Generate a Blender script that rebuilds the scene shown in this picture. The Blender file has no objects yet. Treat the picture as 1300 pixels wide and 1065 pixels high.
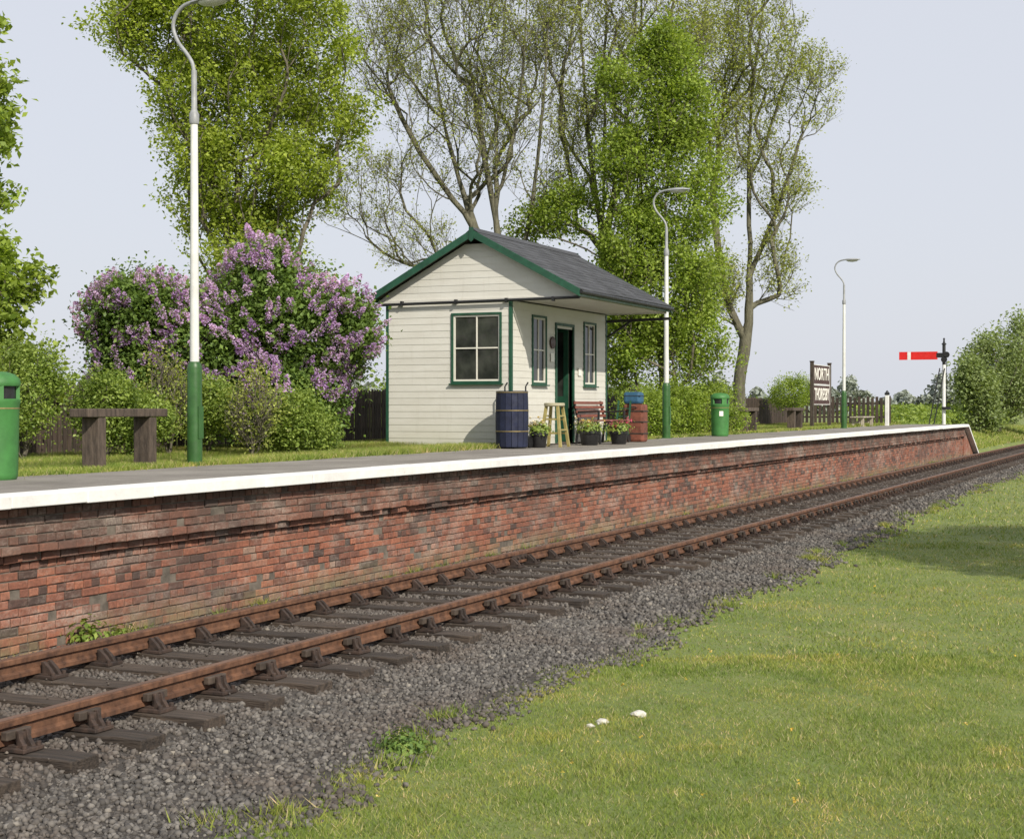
import bpy, math, random, bmesh
import numpy as np
from mathutils import Vector, Matrix
random.seed(7); rng=np.random.default_rng(7)
scene=bpy.context.scene
col=scene.collection
TH=math.atan(868/1950.); CT=math.cos(TH); ST=math.sin(TH); CAMZ=2.0
# ------------------------------------------------ helpers
def W(px,py,Z):
    X=(px-650)/1950*Z
    return np.array([-( -X*CT+Z*ST), X*ST+Z*CT, CAMZ-(py-517)/1950*Z])
def link(o): col.objects.link(o); return o
def npmesh(name,V,Fq,k,attr=None,smooth=False):
    me=bpy.data.meshes.new(name)
    V=np.asarray(V,dtype=np.float32); Fq=np.asarray(Fq,dtype=np.int32)
    me.vertices.add(len(V)); me.vertices.foreach_set('co',V.ravel())
    me.loops.add(Fq.size); me.loops.foreach_set('vertex_index',Fq.ravel())
    me.polygons.add(len(Fq)); me.polygons.foreach_set('loop_start',np.arange(0,Fq.size,k,dtype=np.int32))
    if smooth: me.polygons.foreach_set('use_smooth',np.ones(len(Fq),dtype=bool))
    if attr is not None:
        a=me.attributes.new('tint','FLOAT','POINT'); a.data.foreach_set('value',np.asarray(attr,dtype=np.float32))
    me.update(calc_edges=True); me.validate()
    return me
def thing(name,loc,label,category,group=None,kind=None,mesh=None,mat=None):
    o=bpy.data.objects.new(name,mesh); o.location=loc; link(o)
    if label: o["label"]=label
    if category: o["category"]=category
    if group: o["group"]=group
    if kind: o["kind"]=kind
    if mesh is not None and mat is not None: mesh.materials.append(mat)
    return o
class MB:
    def __init__(s): s.v=[]; s.f=[]; s.t=[]
    def add(s,vs,fs,t=0.5):
        n=len(s.v); s.v+= [tuple(v) for v in vs]; s.f+=[[i+n for i in f] for f in fs]; s.t+=[t]*len(vs)
    def box(s,a,b,t=0.5,M=None):
        x0,y0,z0=[min(a[i],b[i]) for i in range(3)]; x1,y1,z1=[max(a[i],b[i]) for i in range(3)]
        vs=[(x0,y0,z0),(x1,y0,z0),(x1,y1,z0),(x0,y1,z0),(x0,y0,z1),(x1,y0,z1),(x1,y1,z1),(x0,y1,z1)]
        if M is not None: vs=[tuple(M@Vector(v)) for v in vs]
        s.add(vs,[(0,3,2,1),(4,5,6,7),(0,1,5,4),(1,2,6,5),(2,3,7,6),(3,0,4,7)],t)
    def beam(s,p,q,w,h,t=0.5):
        p=Vector(p);q=Vector(q);d=(q-p);d.normalize()
        up=Vector((0,0,1)) if abs(d.z)<.95 else Vector((0,1,0))
        x=d.cross(up).normalized(); y=x.cross(d)
        vs=[]
        for c in (p,q):
            for (i,j) in ((-1,-1),(1,-1),(1,1),(-1,1)): vs.append(c+x*i*w/2+y*j*h/2)
        s.add(vs,[(0,1,2,3),(7,6,5,4),(0,4,5,1),(1,5,6,2),(2,6,7,3),(3,7,4,0)],t)
    def tube(s,pts,rs,n=12,caps=True,t=0.5):
        pts=[Vector(p) for p in pts]
        if not hasattr(rs,'__len__'): rs=[rs]*len(pts)
        ref=Vector((0.13,1,0.07)).normalized(); vs=[];fs=[]
        d0=(pts[1]-pts[0]).normalized()
        if abs(d0.dot(ref))>.9: ref=Vector((1,0.1,0.05)).normalized()
        for i,p in enumerate(pts):
            d=(pts[min(i+1,len(pts)-1)]-pts[max(i-1,0)]).normalized()
            x=d.cross(ref).normalized(); y=d.cross(x)
            for k in range(n):
                a=2*math.pi*k/n; vs.append(p+(x*math.cos(a)+y*math.sin(a))*rs[i])
        for i in range(len(pts)-1):
            for k in range(n):
                a=i*n+k;b=i*n+(k+1)%n; fs.append((a,a+n,b+n,b))
        if caps: fs.append(list(range(n))); fs.append([ (len(pts)-1)*n+k for k in range(n)][::-1])
        s.add(vs,fs,t)
    def lathe(s,c,prof,n=20,t=0.5):
        vs=[];fs=[]
        for r,z in prof:
            for k in range(n):
                a=2*math.pi*k/n; vs.append((c[0]+r*math.cos(a),c[1]+r*math.sin(a),c[2]+z))
        for i in range(len(prof)-1):
            for k in range(n):
                a=i*n+k;b=i*n+(k+1)%n; fs.append((a,b,b+n,a+n))
        fs.append(list(range(n))[::-1]); fs.append([(len(prof)-1)*n+k for k in range(n)])
        s.add(vs,fs,t)
    def extrude(s,poly,y0,y1,t=0.5):
        n=len(poly); vs=[(x,y0,z) for x,z in poly]+[(x,y1,z) for x,z in poly]
        fs=[list(range(n)),list(range(n,2*n))[::-1]]+[(i,i+n,(i+1)%n+n,(i+1)%n) for i in range(n)]
        s.add(vs,fs,t)
    def obj(s,name,mat,parent=None,loc=(0,0,0),shift=None,bev=0,smooth=False,label=None,tint=False,**kw):
        sh=Vector(shift) if shift is not None else Vector((0,0,0))
        me=bpy.data.meshes.new(name); me.from_pydata([tuple(Vector(v)-sh) for v in s.v],[],s.f)
        if tint:
            a=me.attributes.new('tint','FLOAT','POINT'); a.data.foreach_set('value',np.array(s.t,dtype=np.float32))
        me.materials.append(mat)
        bm=bmesh.new(); bm.from_mesh(me); bmesh.ops.recalc_face_normals(bm,faces=bm.faces); bm.to_mesh(me); bm.free()
        if smooth:
            me.polygons.foreach_set('use_smooth',np.ones(len(me.polygons),dtype=bool))
            try: me.set_sharp_from_angle(angle=math.radians(38))
            except Exception: pass
        me.update()
        o=bpy.data.objects.new(name,me); link(o); o.location=loc
        if parent is not None: o.parent=parent
        if bev:
            m=o.modifiers.new('b','BEVEL'); m.width=bev; m.segments=2; m.limit_method='ANGLE'
        if label: o["label"]=label
        for k,v in kw.items(): o[k]=v
        return o
def copy_thing(root,loc,label=None,rotz=None):
    def rec(o,par):
        c=o.copy(); col.objects.link(c)
        if par is not None: c.parent=par
        for ch in list(o.children):
            if ch.name in orig: rec(ch,c)
        return c
    orig=set(o.name for o in bpy.data.objects)
    c=rec(root,None); c.location=loc
    if label: c["label"]=label
    if rotz is not None: c.rotation_euler[2]=rotz
    return c
# ------------------------------------------------ materials
def newmat(name):
    m=bpy.data.materials.new(name); m.use_nodes=True; nt=m.node_tree
    b=nt.nodes['Principled BSDF']; return m,nt,b
def N(nt,t,**kw):
    n=nt.nodes.new(t)
    for k,v in kw.items(): setattr(n,k,v)
    return n
def noise(nt,vec,scale,detail=4,rough=.55):
    n=N(nt,'ShaderNodeTexNoise'); n.inputs['Scale'].default_value=scale; n.inputs['Detail'].default_value=detail; n.inputs['Roughness'].default_value=rough
    if vec is not None: nt.links.new(vec,n.inputs['Vector'])
    return n.outputs['Fac']
def ramp(nt,fac,stops):
    r=N(nt,'ShaderNodeValToRGB'); e=r.color_ramp.elements
    while len(e)<len(stops): e.new(.5)
    for i,(p,c) in enumerate(stops):
        e[i].position=p; e[i].color=(c[0],c[1],c[2],1) if hasattr(c,'__len__') else (c,c,c,1)
    nt.links.new(fac,r.inputs['Fac']); return r.outputs['Color']
def mixc(nt,fac,a,b,mode='MIX'):
    m=N(nt,'ShaderNodeMix',data_type='RGBA',blend_type=mode)
    for i,v in ((0,fac),(6,a),(7,b)):
        if hasattr(v,'is_linked') or hasattr(v,'links'): nt.links.new(v,m.inputs[i])
        elif i==0: m.inputs[0].default_value=v
        else: m.inputs[i].default_value=(v[0],v[1],v[2],1)
    return m.outputs[2]
def bump(nt,b,h,strength,dist=.01):
    n=N(nt,'ShaderNodeBump'); n.inputs['Strength'].default_value=strength; n.inputs['Distance'].default_value=dist
    nt.links.new(h,n.inputs['Height']); nt.links.new(n.outputs['Normal'],b.inputs['Normal'])
def objc(nt,scale=(1,1,1),rnd=False):
    t=N(nt,'ShaderNodeTexCoord'); m=N(nt,'ShaderNodeMapping'); m.inputs['Scale'].default_value=scale
    if rnd:
        oi=N(nt,'ShaderNodeObjectInfo'); mu=N(nt,'ShaderNodeMath',operation='MULTIPLY'); mu.inputs[1].default_value=37.; nt.links.new(oi.outputs['Random'],mu.inputs[0])
        va=N(nt,'ShaderNodeVectorMath',operation='ADD'); nt.links.new(t.outputs['Object'],va.inputs[0]); nt.links.new(mu.outputs[0],va.inputs[1]); nt.links.new(va.outputs[0],m.inputs['Vector'])
    else: nt.links.new(t.outputs['Object'],m.inputs['Vector'])
    return m.outputs['Vector']
def mat(name,c,rough=.6,var=.25,scale=4,bs=.3,bscale=40,metal=0,c2=None,stretch=(1,1,1),dist=.005,tint=0,rnd=False):
    m,nt,b=newmat(name); v=objc(nt,stretch,rnd)
    lo=tuple(x*(1-var) for x in c); hi=c2 if c2 else tuple(min(1,x*(1+var)) for x in c)
    f=noise(nt,v,scale,6,.65); cc=ramp(nt,f,[(.32,lo),(.68,hi)])
    if tint:
        a=N(nt,'ShaderNodeAttribute',attribute_name='tint'); t=ramp(nt,a.outputs['Fac'],[(0,1-tint),(1,1+tint)])
        cc=mixc(nt,1,cc,t,'MULTIPLY')
    if rnd:
        oi=N(nt,'ShaderNodeObjectInfo'); cc=mixc(nt,1,cc,ramp(nt,oi.outputs['Random'],[(0,.65),(1,1.25)]),'MULTIPLY')
    nt.links.new(cc,b.inputs['Base Color'])
    r=ramp(nt,noise(nt,v,scale*2.3,3),[(.3,max(0,rough-.12)),(.7,min(1,rough+.12))]); nt.links.new(r,b.inputs['Roughness'])
    b.inputs['Metallic'].default_value=metal
    if bs: bump(nt,b,noise(nt,v,bscale,5,.6),bs,dist)
    return m
def leafmat(name,dark,light,trans=.35,rough=.5):
    m,nt,b=newmat(name)
    a=N(nt,'ShaderNodeAttribute',attribute_name='tint'); c=ramp(nt,a.outputs['Fac'],[(0,dark),(1,light)])
    v=objc(nt); nz=ramp(nt,noise(nt,v,.9,3),[(.3,.78),(.7,1.2)]); c=mixc(nt,1,c,nz,'MULTIPLY')
    nt.links.new(c,b.inputs['Base Color']); b.inputs['Roughness'].default_value=rough; b.inputs['Specular IOR Level'].default_value=.3
    t=N(nt,'ShaderNodeBsdfTranslucent'); c2=mixc(nt,1,c,(1.3,1.3,.6),'MULTIPLY'); nt.links.new(c2,t.inputs['Color'])
    mx=N(nt,'ShaderNodeMixShader'); mx.inputs[0].default_value=trans
    nt.links.new(b.outputs[0],mx.inputs[1]); nt.links.new(t.outputs[0],mx.inputs[2])
    nt.links.new(mx.outputs[0],nt.nodes['Material Output'].inputs['Surface']); return m
def brickmat():
    m,nt,b=newmat('weathered_brick'); v=objc(nt)
    a=N(nt,'ShaderNodeAttribute',attribute_name='tint')
    c=ramp(nt,a.outputs['Fac'],[(0,(.065,.046,.040)),(.22,(.16,.072,.052)),(.5,(.265,.100,.062)),(.8,(.335,.130,.078)),(1,(.31,.20,.15))])
    c=mixc(nt,1,c,ramp(nt,noise(nt,v,26,6,.75),[(.3,.55),(.7,1.25)]),'MULTIPLY')
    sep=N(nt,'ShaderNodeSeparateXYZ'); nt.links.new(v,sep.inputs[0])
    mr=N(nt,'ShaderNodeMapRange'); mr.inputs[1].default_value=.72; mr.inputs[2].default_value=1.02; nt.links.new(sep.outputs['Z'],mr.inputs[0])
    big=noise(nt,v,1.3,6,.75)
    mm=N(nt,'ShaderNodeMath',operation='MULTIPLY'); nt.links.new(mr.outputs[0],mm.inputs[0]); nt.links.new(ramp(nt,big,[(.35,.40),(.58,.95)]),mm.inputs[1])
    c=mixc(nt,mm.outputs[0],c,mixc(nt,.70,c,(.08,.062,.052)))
    eff=ramp(nt,noise(nt,objc(nt,(1,.7,1.5)),1.6,10,.8),[(.48,0),(.64,.65)])
    eff=mixc(nt,1,eff,ramp(nt,noise(nt,v,45,4,.7),[(.35,.3),(.6,1)]),'MULTIPLY')
    c=mixc(nt,eff,c,(.43,.36,.31))
    dk=ramp(nt,noise(nt,objc(nt,(1,.35,.9)),1.1,9,.78),[(.48,0),(.66,.66)])
    c=mixc(nt,dk,c,(.075,.053,.045))
    m2=N(nt,'ShaderNodeMapRange'); m2.inputs[1].default_value=.36; m2.inputs[2].default_value=.04; nt.links.new(sep.outputs['Z'],m2.inputs[0])
    m3=N(nt,'ShaderNodeMath',operation='MULTIPLY'); nt.links.new(m2.outputs[0],m3.inputs[0]); nt.links.new(ramp(nt,noise(nt,v,1.7,5,.7),[(.38,0),(.58,.8)]),m3.inputs[1])
    c=mixc(nt,m3.outputs[0],c,(.22,.20,.11))
    nt.links.new(c,b.inputs['Base Color']); b.inputs['Roughness'].default_value=.9
    bump(nt,b,noise(nt,v,50,6,.75),.7,.009); return m
M_brick=brickmat()
M_mortar=mat('lime_mortar',(.13,.11,.09),.95,.5,5,.6,60)
M_white=mat('worn_white_paint',(.66,.66,.64),.7,.12,3,.3,30,c2=(.76,.76,.74))
def coping():
    m,nt,b=newmat('painted_coping'); v=objc(nt)
    c=ramp(nt,noise(nt,v,7,9,.78),[(.28,(.42,.40,.37)),(.38,(.74,.73,.71)),(.7,(.84,.84,.83))])
    c=mixc(nt,1,c,ramp(nt,noise(nt,v,.8,5,.7),[(.35,.86),(.6,1.0)]),'MULTIPLY'); nt.links.new(c,b.inputs['Base Color'])
    b.inputs['Roughness'].default_value=.75; bump(nt,b,noise(nt,v,40,6),.4,.006); return m
M_coping=coping()
def tarmac():
    m,nt,b=newmat('old_tarmac'); v=objc(nt)
    c=ramp(nt,noise(nt,v,1.2,8,.7),[(.3,(.14,.125,.11)),(.7,(.27,.25,.22))])
    c=mixc(nt,1,c,ramp(nt,noise(nt,v,90,3,.8),[(.3,.7),(.7,1.3)]),'MULTIPLY')
    c=mixc(nt,ramp(nt,noise(nt,v,3.1,8,.8),[(.58,0),(.70,.5)]),c,(.12,.13,.06))
    nt.links.new(c,b.inputs['Base Color']); b.inputs['Roughness'].default_value=.92; bump(nt,b,noise(nt,v,80,4),.5,.008); return m
M_tarmac=tarmac()
def groundmat():
    m,nt,b=newmat('turf_ground'); v=objc(nt)
    c=ramp(nt,noise(nt,v,.55,8,.7),[(.3,(.11,.15,.035)),(.5,(.155,.20,.05)),(.7,(.21,.22,.075))])
    c=mixc(nt,ramp(nt,noise(nt,v,7,6,.75),[(.5,0),(.75,.6)]),c,(.17,.13,.07))
    nt.links.new(c,b.inputs['Base Color']); b.inputs['Roughness'].default_value=.95; bump(nt,b,noise(nt,v,25,6,.7),.8,.03); return m
M_ground=groundmat()
def grassmat():
    m,nt,b=newmat('grass_blades'); v=objc(nt)
    a=N(nt,'ShaderNodeAttribute',attribute_name='tint')
    c=ramp(nt,a.outputs['Fac'],[(0,(.12,.175,.03)),(.5,(.24,.315,.06)),(.85,(.33,.365,.10)),(1,(.56,.49,.28))])
    p=ramp(nt,noise(nt,v,.7,8,.75),[(.36,(.70,.82,.66)),(.5,(1,1,1)),(.64,(1.42,1.17,1.2))]); c=mixc(nt,1,c,p,'MULTIPLY')
    p=ramp(nt,noise(nt,v,3.5,5,.7),[(.35,(.76,.82,.76)),(.62,(1.18,1.08,1.08))]); c=mixc(nt,1,c,p,'MULTIPLY')
    nt.links.new(c,b.inputs['Base Color']); b.inputs['Roughness'].default_value=.6; b.inputs['Specular IOR Level'].default_value=.2
    t=N(nt,'ShaderNodeBsdfTranslucent'); nt.links.new(c,t.inputs['Color'])
    mx=N(nt,'ShaderNodeMixShader'); mx.inputs[0].default_value=.35
    nt.links.new(b.outputs[0],mx.inputs[1]); nt.links.new(t.outputs[0],mx.inputs[2]); nt.links.new(mx.outputs[0],nt.nodes['Material Output'].inputs['Surface']); return m
M_grass=grassmat()
M_bed=mat('ballast_bed',(.07,.06,.052),.95,.5,40,1,90,dist=.03)
def stonemat():
    m,nt,b=newmat('ballast_stone'); v=objc(nt)
    a=N(nt,'ShaderNodeAttribute',attribute_name='tint')
    c=ramp(nt,a.outputs['Fac'],[(0,(.038,.034,.031)),(.5,(.098,.090,.082)),(.9,(.18,.166,.150)),(1,(.30,.27,.22))])
    c=mixc(nt,ramp(nt,noise(nt,v,.9,6,.7),[(.45,0),(.66,.45)]),c,(.09,.062,.045))
    sep=N(nt,'ShaderNodeSeparateXYZ'); nt.links.new(v,sep.inputs[0])
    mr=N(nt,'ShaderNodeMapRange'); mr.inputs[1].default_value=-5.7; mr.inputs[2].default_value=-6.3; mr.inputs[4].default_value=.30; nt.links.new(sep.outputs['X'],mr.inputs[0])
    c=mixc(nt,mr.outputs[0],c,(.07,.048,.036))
    nt.links.new(c,b.inputs['Base Color']); b.inputs['Roughness'].default_value=.85; return m
M_stone=stonemat()
M_sleeper=mat('creosoted_timber',(.038,.027,.020),.8,.5,5,1,14,c2=(.095,.070,.052),stretch=(.5,6,6),dist=.02,rnd=True)
M_rail=mat('rusty_rail_side',(.10,.045,.026),.75,.5,10,.5,60,c2=(.18,.085,.046))
M_railtop=mat('worn_rail_head',(.15,.085,.058),.5,.35,6,.2,60,metal=.2,stretch=(1,.2,1))
M_chair=mat('rusted_cast_iron',(.030,.021,.018),.85,.5,14,.6,70,c2=(.062,.038,.028),rnd=True)
M_key=mat('oak_key',(.055,.040,.030),.8,.4,12,.5,50,rnd=True)
M_dgreen=mat('dark_green_gloss',(.030,.095,.022),.4,.25,5,.1,60)
M_trim=mat('green_trim_paint',(.014,.068,.038),.5,.25,6,.15,60)
M_bin=mat('green_plastic',(.045,.17,.04),.6,.25,4,.15,80)
M_grey=mat('galvanised_grey',(.28,.29,.30),.5,.2,8,.2,50)
M_lens=mat('milky_lens',(.55,.55,.50),.25,.1,8,0)
def boardmat():
    m,nt,b=newmat('cream_weatherboard'); v=objc(nt,(1,1,4))
    c=ramp(nt,noise(nt,v,2.2,6,.65),[(.32,(.55,.535,.485)),(.68,(.605,.595,.55))])
    a=N(nt,'ShaderNodeAttribute',attribute_name='tint'); c=mixc(nt,1,c,ramp(nt,a.outputs['Fac'],[(0,.97),(1,1.02)]),'MULTIPLY')
    v2=objc(nt,(5,5,.5)); st=ramp(nt,noise(nt,v2,1.6,6,.7),[(.55,0),(.75,.28)]); c=mixc(nt,st,c,(.36,.34,.28))
    sep=N(nt,'ShaderNodeSeparateXYZ'); nt.links.new(objc(nt),sep.inputs[0]); mr=N(nt,'ShaderNodeMapRange'); mr.inputs[1].default_value=.5; mr.inputs[2].default_value=.0; mr.inputs[4].default_value=.35; nt.links.new(sep.outputs['Z'],mr.inputs[0])
    c=mixc(nt,mr.outputs[0],c,(.34,.34,.25))
    nt.links.new(c,b.inputs['Base Color']); b.inputs['Roughness'].default_value=.6; bump(nt,b,noise(nt,v,30,5,.6),.2,.004); return m
M_board=boardmat()
M_inner=mat('shaded_interior',(.10,.085,.07),.9,.2,3,.1)
M_black=mat('black_paint',(.015,.015,.016),.45,.3,8,.2,50)
def slate():
    m,nt,b=newmat('mineral_felt_tiles'); v=objc(nt)
    a=N(nt,'ShaderNodeAttribute',attribute_name='tint')
    c=ramp(nt,a.outputs['Fac'],[(0,(.040,.042,.048)),(1,(.072,.075,.085))])
    c=mixc(nt,1,c,ramp(nt,noise(nt,v,1.5,7,.7),[(.3,.7),(.7,1.2)]),'MULTIPLY')
    nt.links.new(c,b.inputs['Base Color']); b.inputs['Roughness'].default_value=.85; bump(nt,b,noise(nt,v,140,3),.4,.004); return m
M_slate=slate()
def glass():
    m,nt,b=newmat('window_glass'); v=objc(nt)
    c=ramp(nt,noise(nt,v,2.5,3),[(.35,(.012,.014,.013)),(.7,(.06,.065,.055))]); nt.links.new(c,b.inputs['Base Color'])
    b.inputs['Roughness'].default_value=.04; b.inputs['IOR'].default_value=1.5; bump(nt,b,noise(nt,v,3,1),.06,.02); return m
M_glass=glass()
M_sash=mat('cream_sash_paint',(.66,.64,.57),.45,.06,6,.1)
M_navy=mat('navy_paint',(.009,.013,.038),.75,.35,5,.3,80)
M_gold=mat('brass_strip',(.26,.20,.09),.5,.3,8,.1,metal=.3)
M_case=mat('red_leather',(.16,.052,.032),.7,.45,6,.3,60)
M_blue=mat('blue_painted_tin',(.025,.09,.17),.6,.3,6,.1)
M_redslat=mat('red_stained_slat',(.19,.065,.045),.6,.35,6,.3,40,stretch=(4,.6,4))
M_brownwood=mat('dark_brown_fence',(.040,.028,.022),.8,.4,6,.5,30,c2=(.075,.052,.04),stretch=(5,5,.6),tint=.3)
M_benchwood=mat('old_sleeper_wood',(.055,.04,.032),.85,.4,5,.8,20,c2=(.12,.09,.07),stretch=(4,4,.8),dist=.01,rnd=True)
M_palewood=mat('weathered_pale_wood',(.36,.32,.26),.85,.3,6,.5,30)
M_stool=mat('ochre_stool_paint',(.30,.25,.09),.5,.3,6,.2)
M_stooltop=mat('pale_stool_top',(.38,.35,.24),.6,.2,6,.2)
M_bark=mat('tree_bark',(.10,.085,.06),.9,.35,3,.9,14,c2=(.18,.16,.12),stretch=(3,3,.8),dist=.03)
M_bark2=mat('grey_green_bark',(.095,.088,.06),.9,.35,3,.9,14,c2=(.175,.165,.115),stretch=(3,3,.8),dist=.03)
M_red=mat('signal_red',(.62,.022,.02),.35,.12,5,.05)
M_dbrown=mat('maroon_sign_board',(.05,.016,.014),.5,.2,5,.1)
M_letter=mat('cream_letters',(.78,.76,.70),.5,.05,5,0)
M_chalk=mat('white_limestone',(.50,.48,.43),.9,.2,12,.8,30)
L_fresh=leafmat('spring_leaves',(.17,.235,.03),(.47,.55,.10),.48)
L_lime=leafmat('bright_maple_leaves',(.14,.215,.03),(.40,.50,.10),.45)
L_olive=leafmat('olive_buds',(.21,.25,.05),(.46,.50,.14),.42)
L_dark=leafmat('lilac_leaves',(.075,.135,.03),(.23,.34,.08),.35)
L_shrub=leafmat('shrub_leaves',(.12,.19,.035),(.35,.44,.10),.38)
L_far=leafmat('hedgerow_leaves',(.15,.205,.075),(.34,.41,.17),.38)
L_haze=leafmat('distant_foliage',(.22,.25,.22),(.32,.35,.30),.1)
L_lilac=leafmat('lilac_blossom',(.34,.17,.47),(.72,.54,.86),.4,.6)
L_flow=leafmat('pot_flowers',(.6,.42,.05),(.75,.7,.62),.2,.6)
L_pink=leafmat('pink_flowers',(.5,.06,.12),(.7,.35,.4),.2,.6)
# ------------------------------------------------ foliage tools
def leafmesh(name,P,size,seed=0,aspect=.62,up=.35,tintb=None):
    r=np.random.default_rng(seed); n=len(P)
    nrm=r.normal(size=(n,3)); nrm[:,2]=np.abs(nrm[:,2])+up; nrm/=np.linalg.norm(nrm,axis=1)[:,None]
    t=np.cross(nrm,r.normal(size=(n,3))); t/=np.linalg.norm(t,axis=1)[:,None]
    b=np.cross(nrm,t); s=size*r.uniform(.6,1.3,n)[:,None]
    V=np.stack([P-t*s*.5,P+b*s*.5*aspect+nrm*s*.12,P+t*s*.5,P-b*s*.5*aspect+nrm*s*.12],1).reshape(-1,3)
    tint=r.uniform(0,1,n) if tintb is None else np.clip(tintb+r.normal(0,.18,n),0,1)
    return npmesh(name,V,np.arange(4*n).reshape(n,4),4,np.repeat(tint,4))
def tubemesh(name,A,B,ra,rb,k=5):
    d=B-A; L=np.linalg.norm(d,axis=1); ok=L>1e-5; A,B,ra,rb,d,L=A[ok],B[ok],ra[ok],rb[ok],d[ok],L[ok]; d=d/L[:,None]
    ref=np.tile([.31,.77,.1],(len(d),1)); x=np.cross(d,ref); x/=np.linalg.norm(x,axis=1)[:,None]+1e-9; y=np.cross(d,x)
    ang=np.arange(k)*2*np.pi/k
    ring=x[:,None,:]*np.cos(ang)[None,:,None]+y[:,None,:]*np.sin(ang)[None,:,None]
    V=np.concatenate([A[:,None]+ring*ra[:,None,None]-d[:,None]*ra[:,None,None]*.15,B[:,None]+ring*rb[:,None,None]],1)
    n=len(A); V=V.reshape(-1,3); base=(np.arange(n)*2*k)[:,None]
    i=np.arange(k); j=(i+1)%k
    Fq=np.stack([base+i,base+j,base+j+k,base+i+k],2).reshape(-1,4)
    return npmesh(name,V,Fq,4,smooth=True)
def ells(E,n,r,shell=.55):
    w=np.array([e[3] for e in E],float); w/=w.sum(); out=[]
    for e,k in zip(E,r.multinomial(n,w)):
        d=r.normal(size=(k,3)); d/=np.linalg.norm(d,axis=1)[:,None]
        rad=r.uniform(shell**3,1,k)**(1/3.); out.append(np.array(e[0])+d*rad[:,None]*np.array([e[1],e[1],e[2]]))
    return np.concatenate(out)
def lumpy(E,r,m=6,f=.36,zmin=-99):
    out=[]
    for c,rh,rv,w in E:
        out.append((c,rh*.90,rv*.90,w*.62))
        for _ in range(m):
            d=r.normal(size=3); d/=np.linalg.norm(d); k=r.uniform(.6,1.3)
            c2=np.array(c)+d*np.array([rh,rh,rv])*r.uniform(.72,.98)
            if c2[2]>zmin: out.append((c2,rh*f*k,rv*f*k,w*.38/m*k))
    return out
def grow(seed,trunks,targets,R,rtip,step=.45,wander=.05,uppen=1.0,curl=.22):
    r=np.random.default_rng(seed); cap=400000
    P=np.zeros((cap,3)); par=np.full(cap,-1); D=np.zeros((cap,3)); n=0
    for ti,tr in enumerate(trunks):
        tr=[np.array(p,float) for p in tr]
        if ti==0:
            P[0]=tr[0]; D[0]=(0,0,1); n=1; last=0
        else:
            last=int(np.argmin(np.linalg.norm(P[:n]-tr[0],axis=1)))
        q_=[tr[0]]
        for a in range(len(tr)-1):
            p0=tr[max(a-1,0)];p1=tr[a];p2=tr[a+1];p3=tr[min(a+2,len(tr)-1)]
            m=max(1,int(np.linalg.norm(p2-p1)/step))
            for i in range(1,m+1):
                t=i/m; q_.append(.5*(2*p1+(p2-p0)*t+(2*p0-5*p1+4*p2-p3)*t*t+(-p0+3*p1-3*p2+p3)*t**3))
        for q in q_[1:]:
            q=q+r.normal(0,wander*.5,3); P[n]=q; par[n]=last; dd=q-P[last]; D[n]=dd/(np.linalg.norm(dd)+1e-9); last=n; n+=1
    base=P[0].copy(); order=np.argsort(np.linalg.norm(targets-base,axis=1)+r.normal(0,.5,len(targets)))
    for ti in order:
        t=targets[ti]; dv=t-P[:n]; d=np.linalg.norm(dv,axis=1)
        cost=d+uppen*np.maximum(0,P[:n,2]-t[2]+.45*d)-.65*np.einsum('ij,ij->i',dv,D[:n])
        j=int(np.argmin(cost)); p0=P[j]; L=d[j]
        if L<.05: continue
        c=p0+D[j]*L*curl+(t-p0)*(.5-curl)+np.array([0,0,-.03*L])+r.normal(0,.025*L,3)
        m=max(1,int(L/step)+1); last=j
        for i in range(1,m+1):
            u=i/m; q=(1-u)**2*p0+2*u*(1-u)*c+u*u*t
            if i<m: q=q+r.normal(0,wander*.7,3)
            P[n]=q; par[n]=last; dd=q-P[last]; D[n]=dd/(np.linalg.norm(dd)+1e-9); last=n; n+=1
    P=P[:n];par=par[:n];D=D[:n]
    kids=np.bincount(par[par>=0],minlength=n); cnt=np.where(kids==0,1.,0.)
    for i in range(n-1,0,-1): cnt[par[i]]+=cnt[i]
    pw=math.log(R/rtip)/math.log(cnt[0]); rad=rtip*cnt**pw
    return P,par,D,cnt,rad,kids
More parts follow.
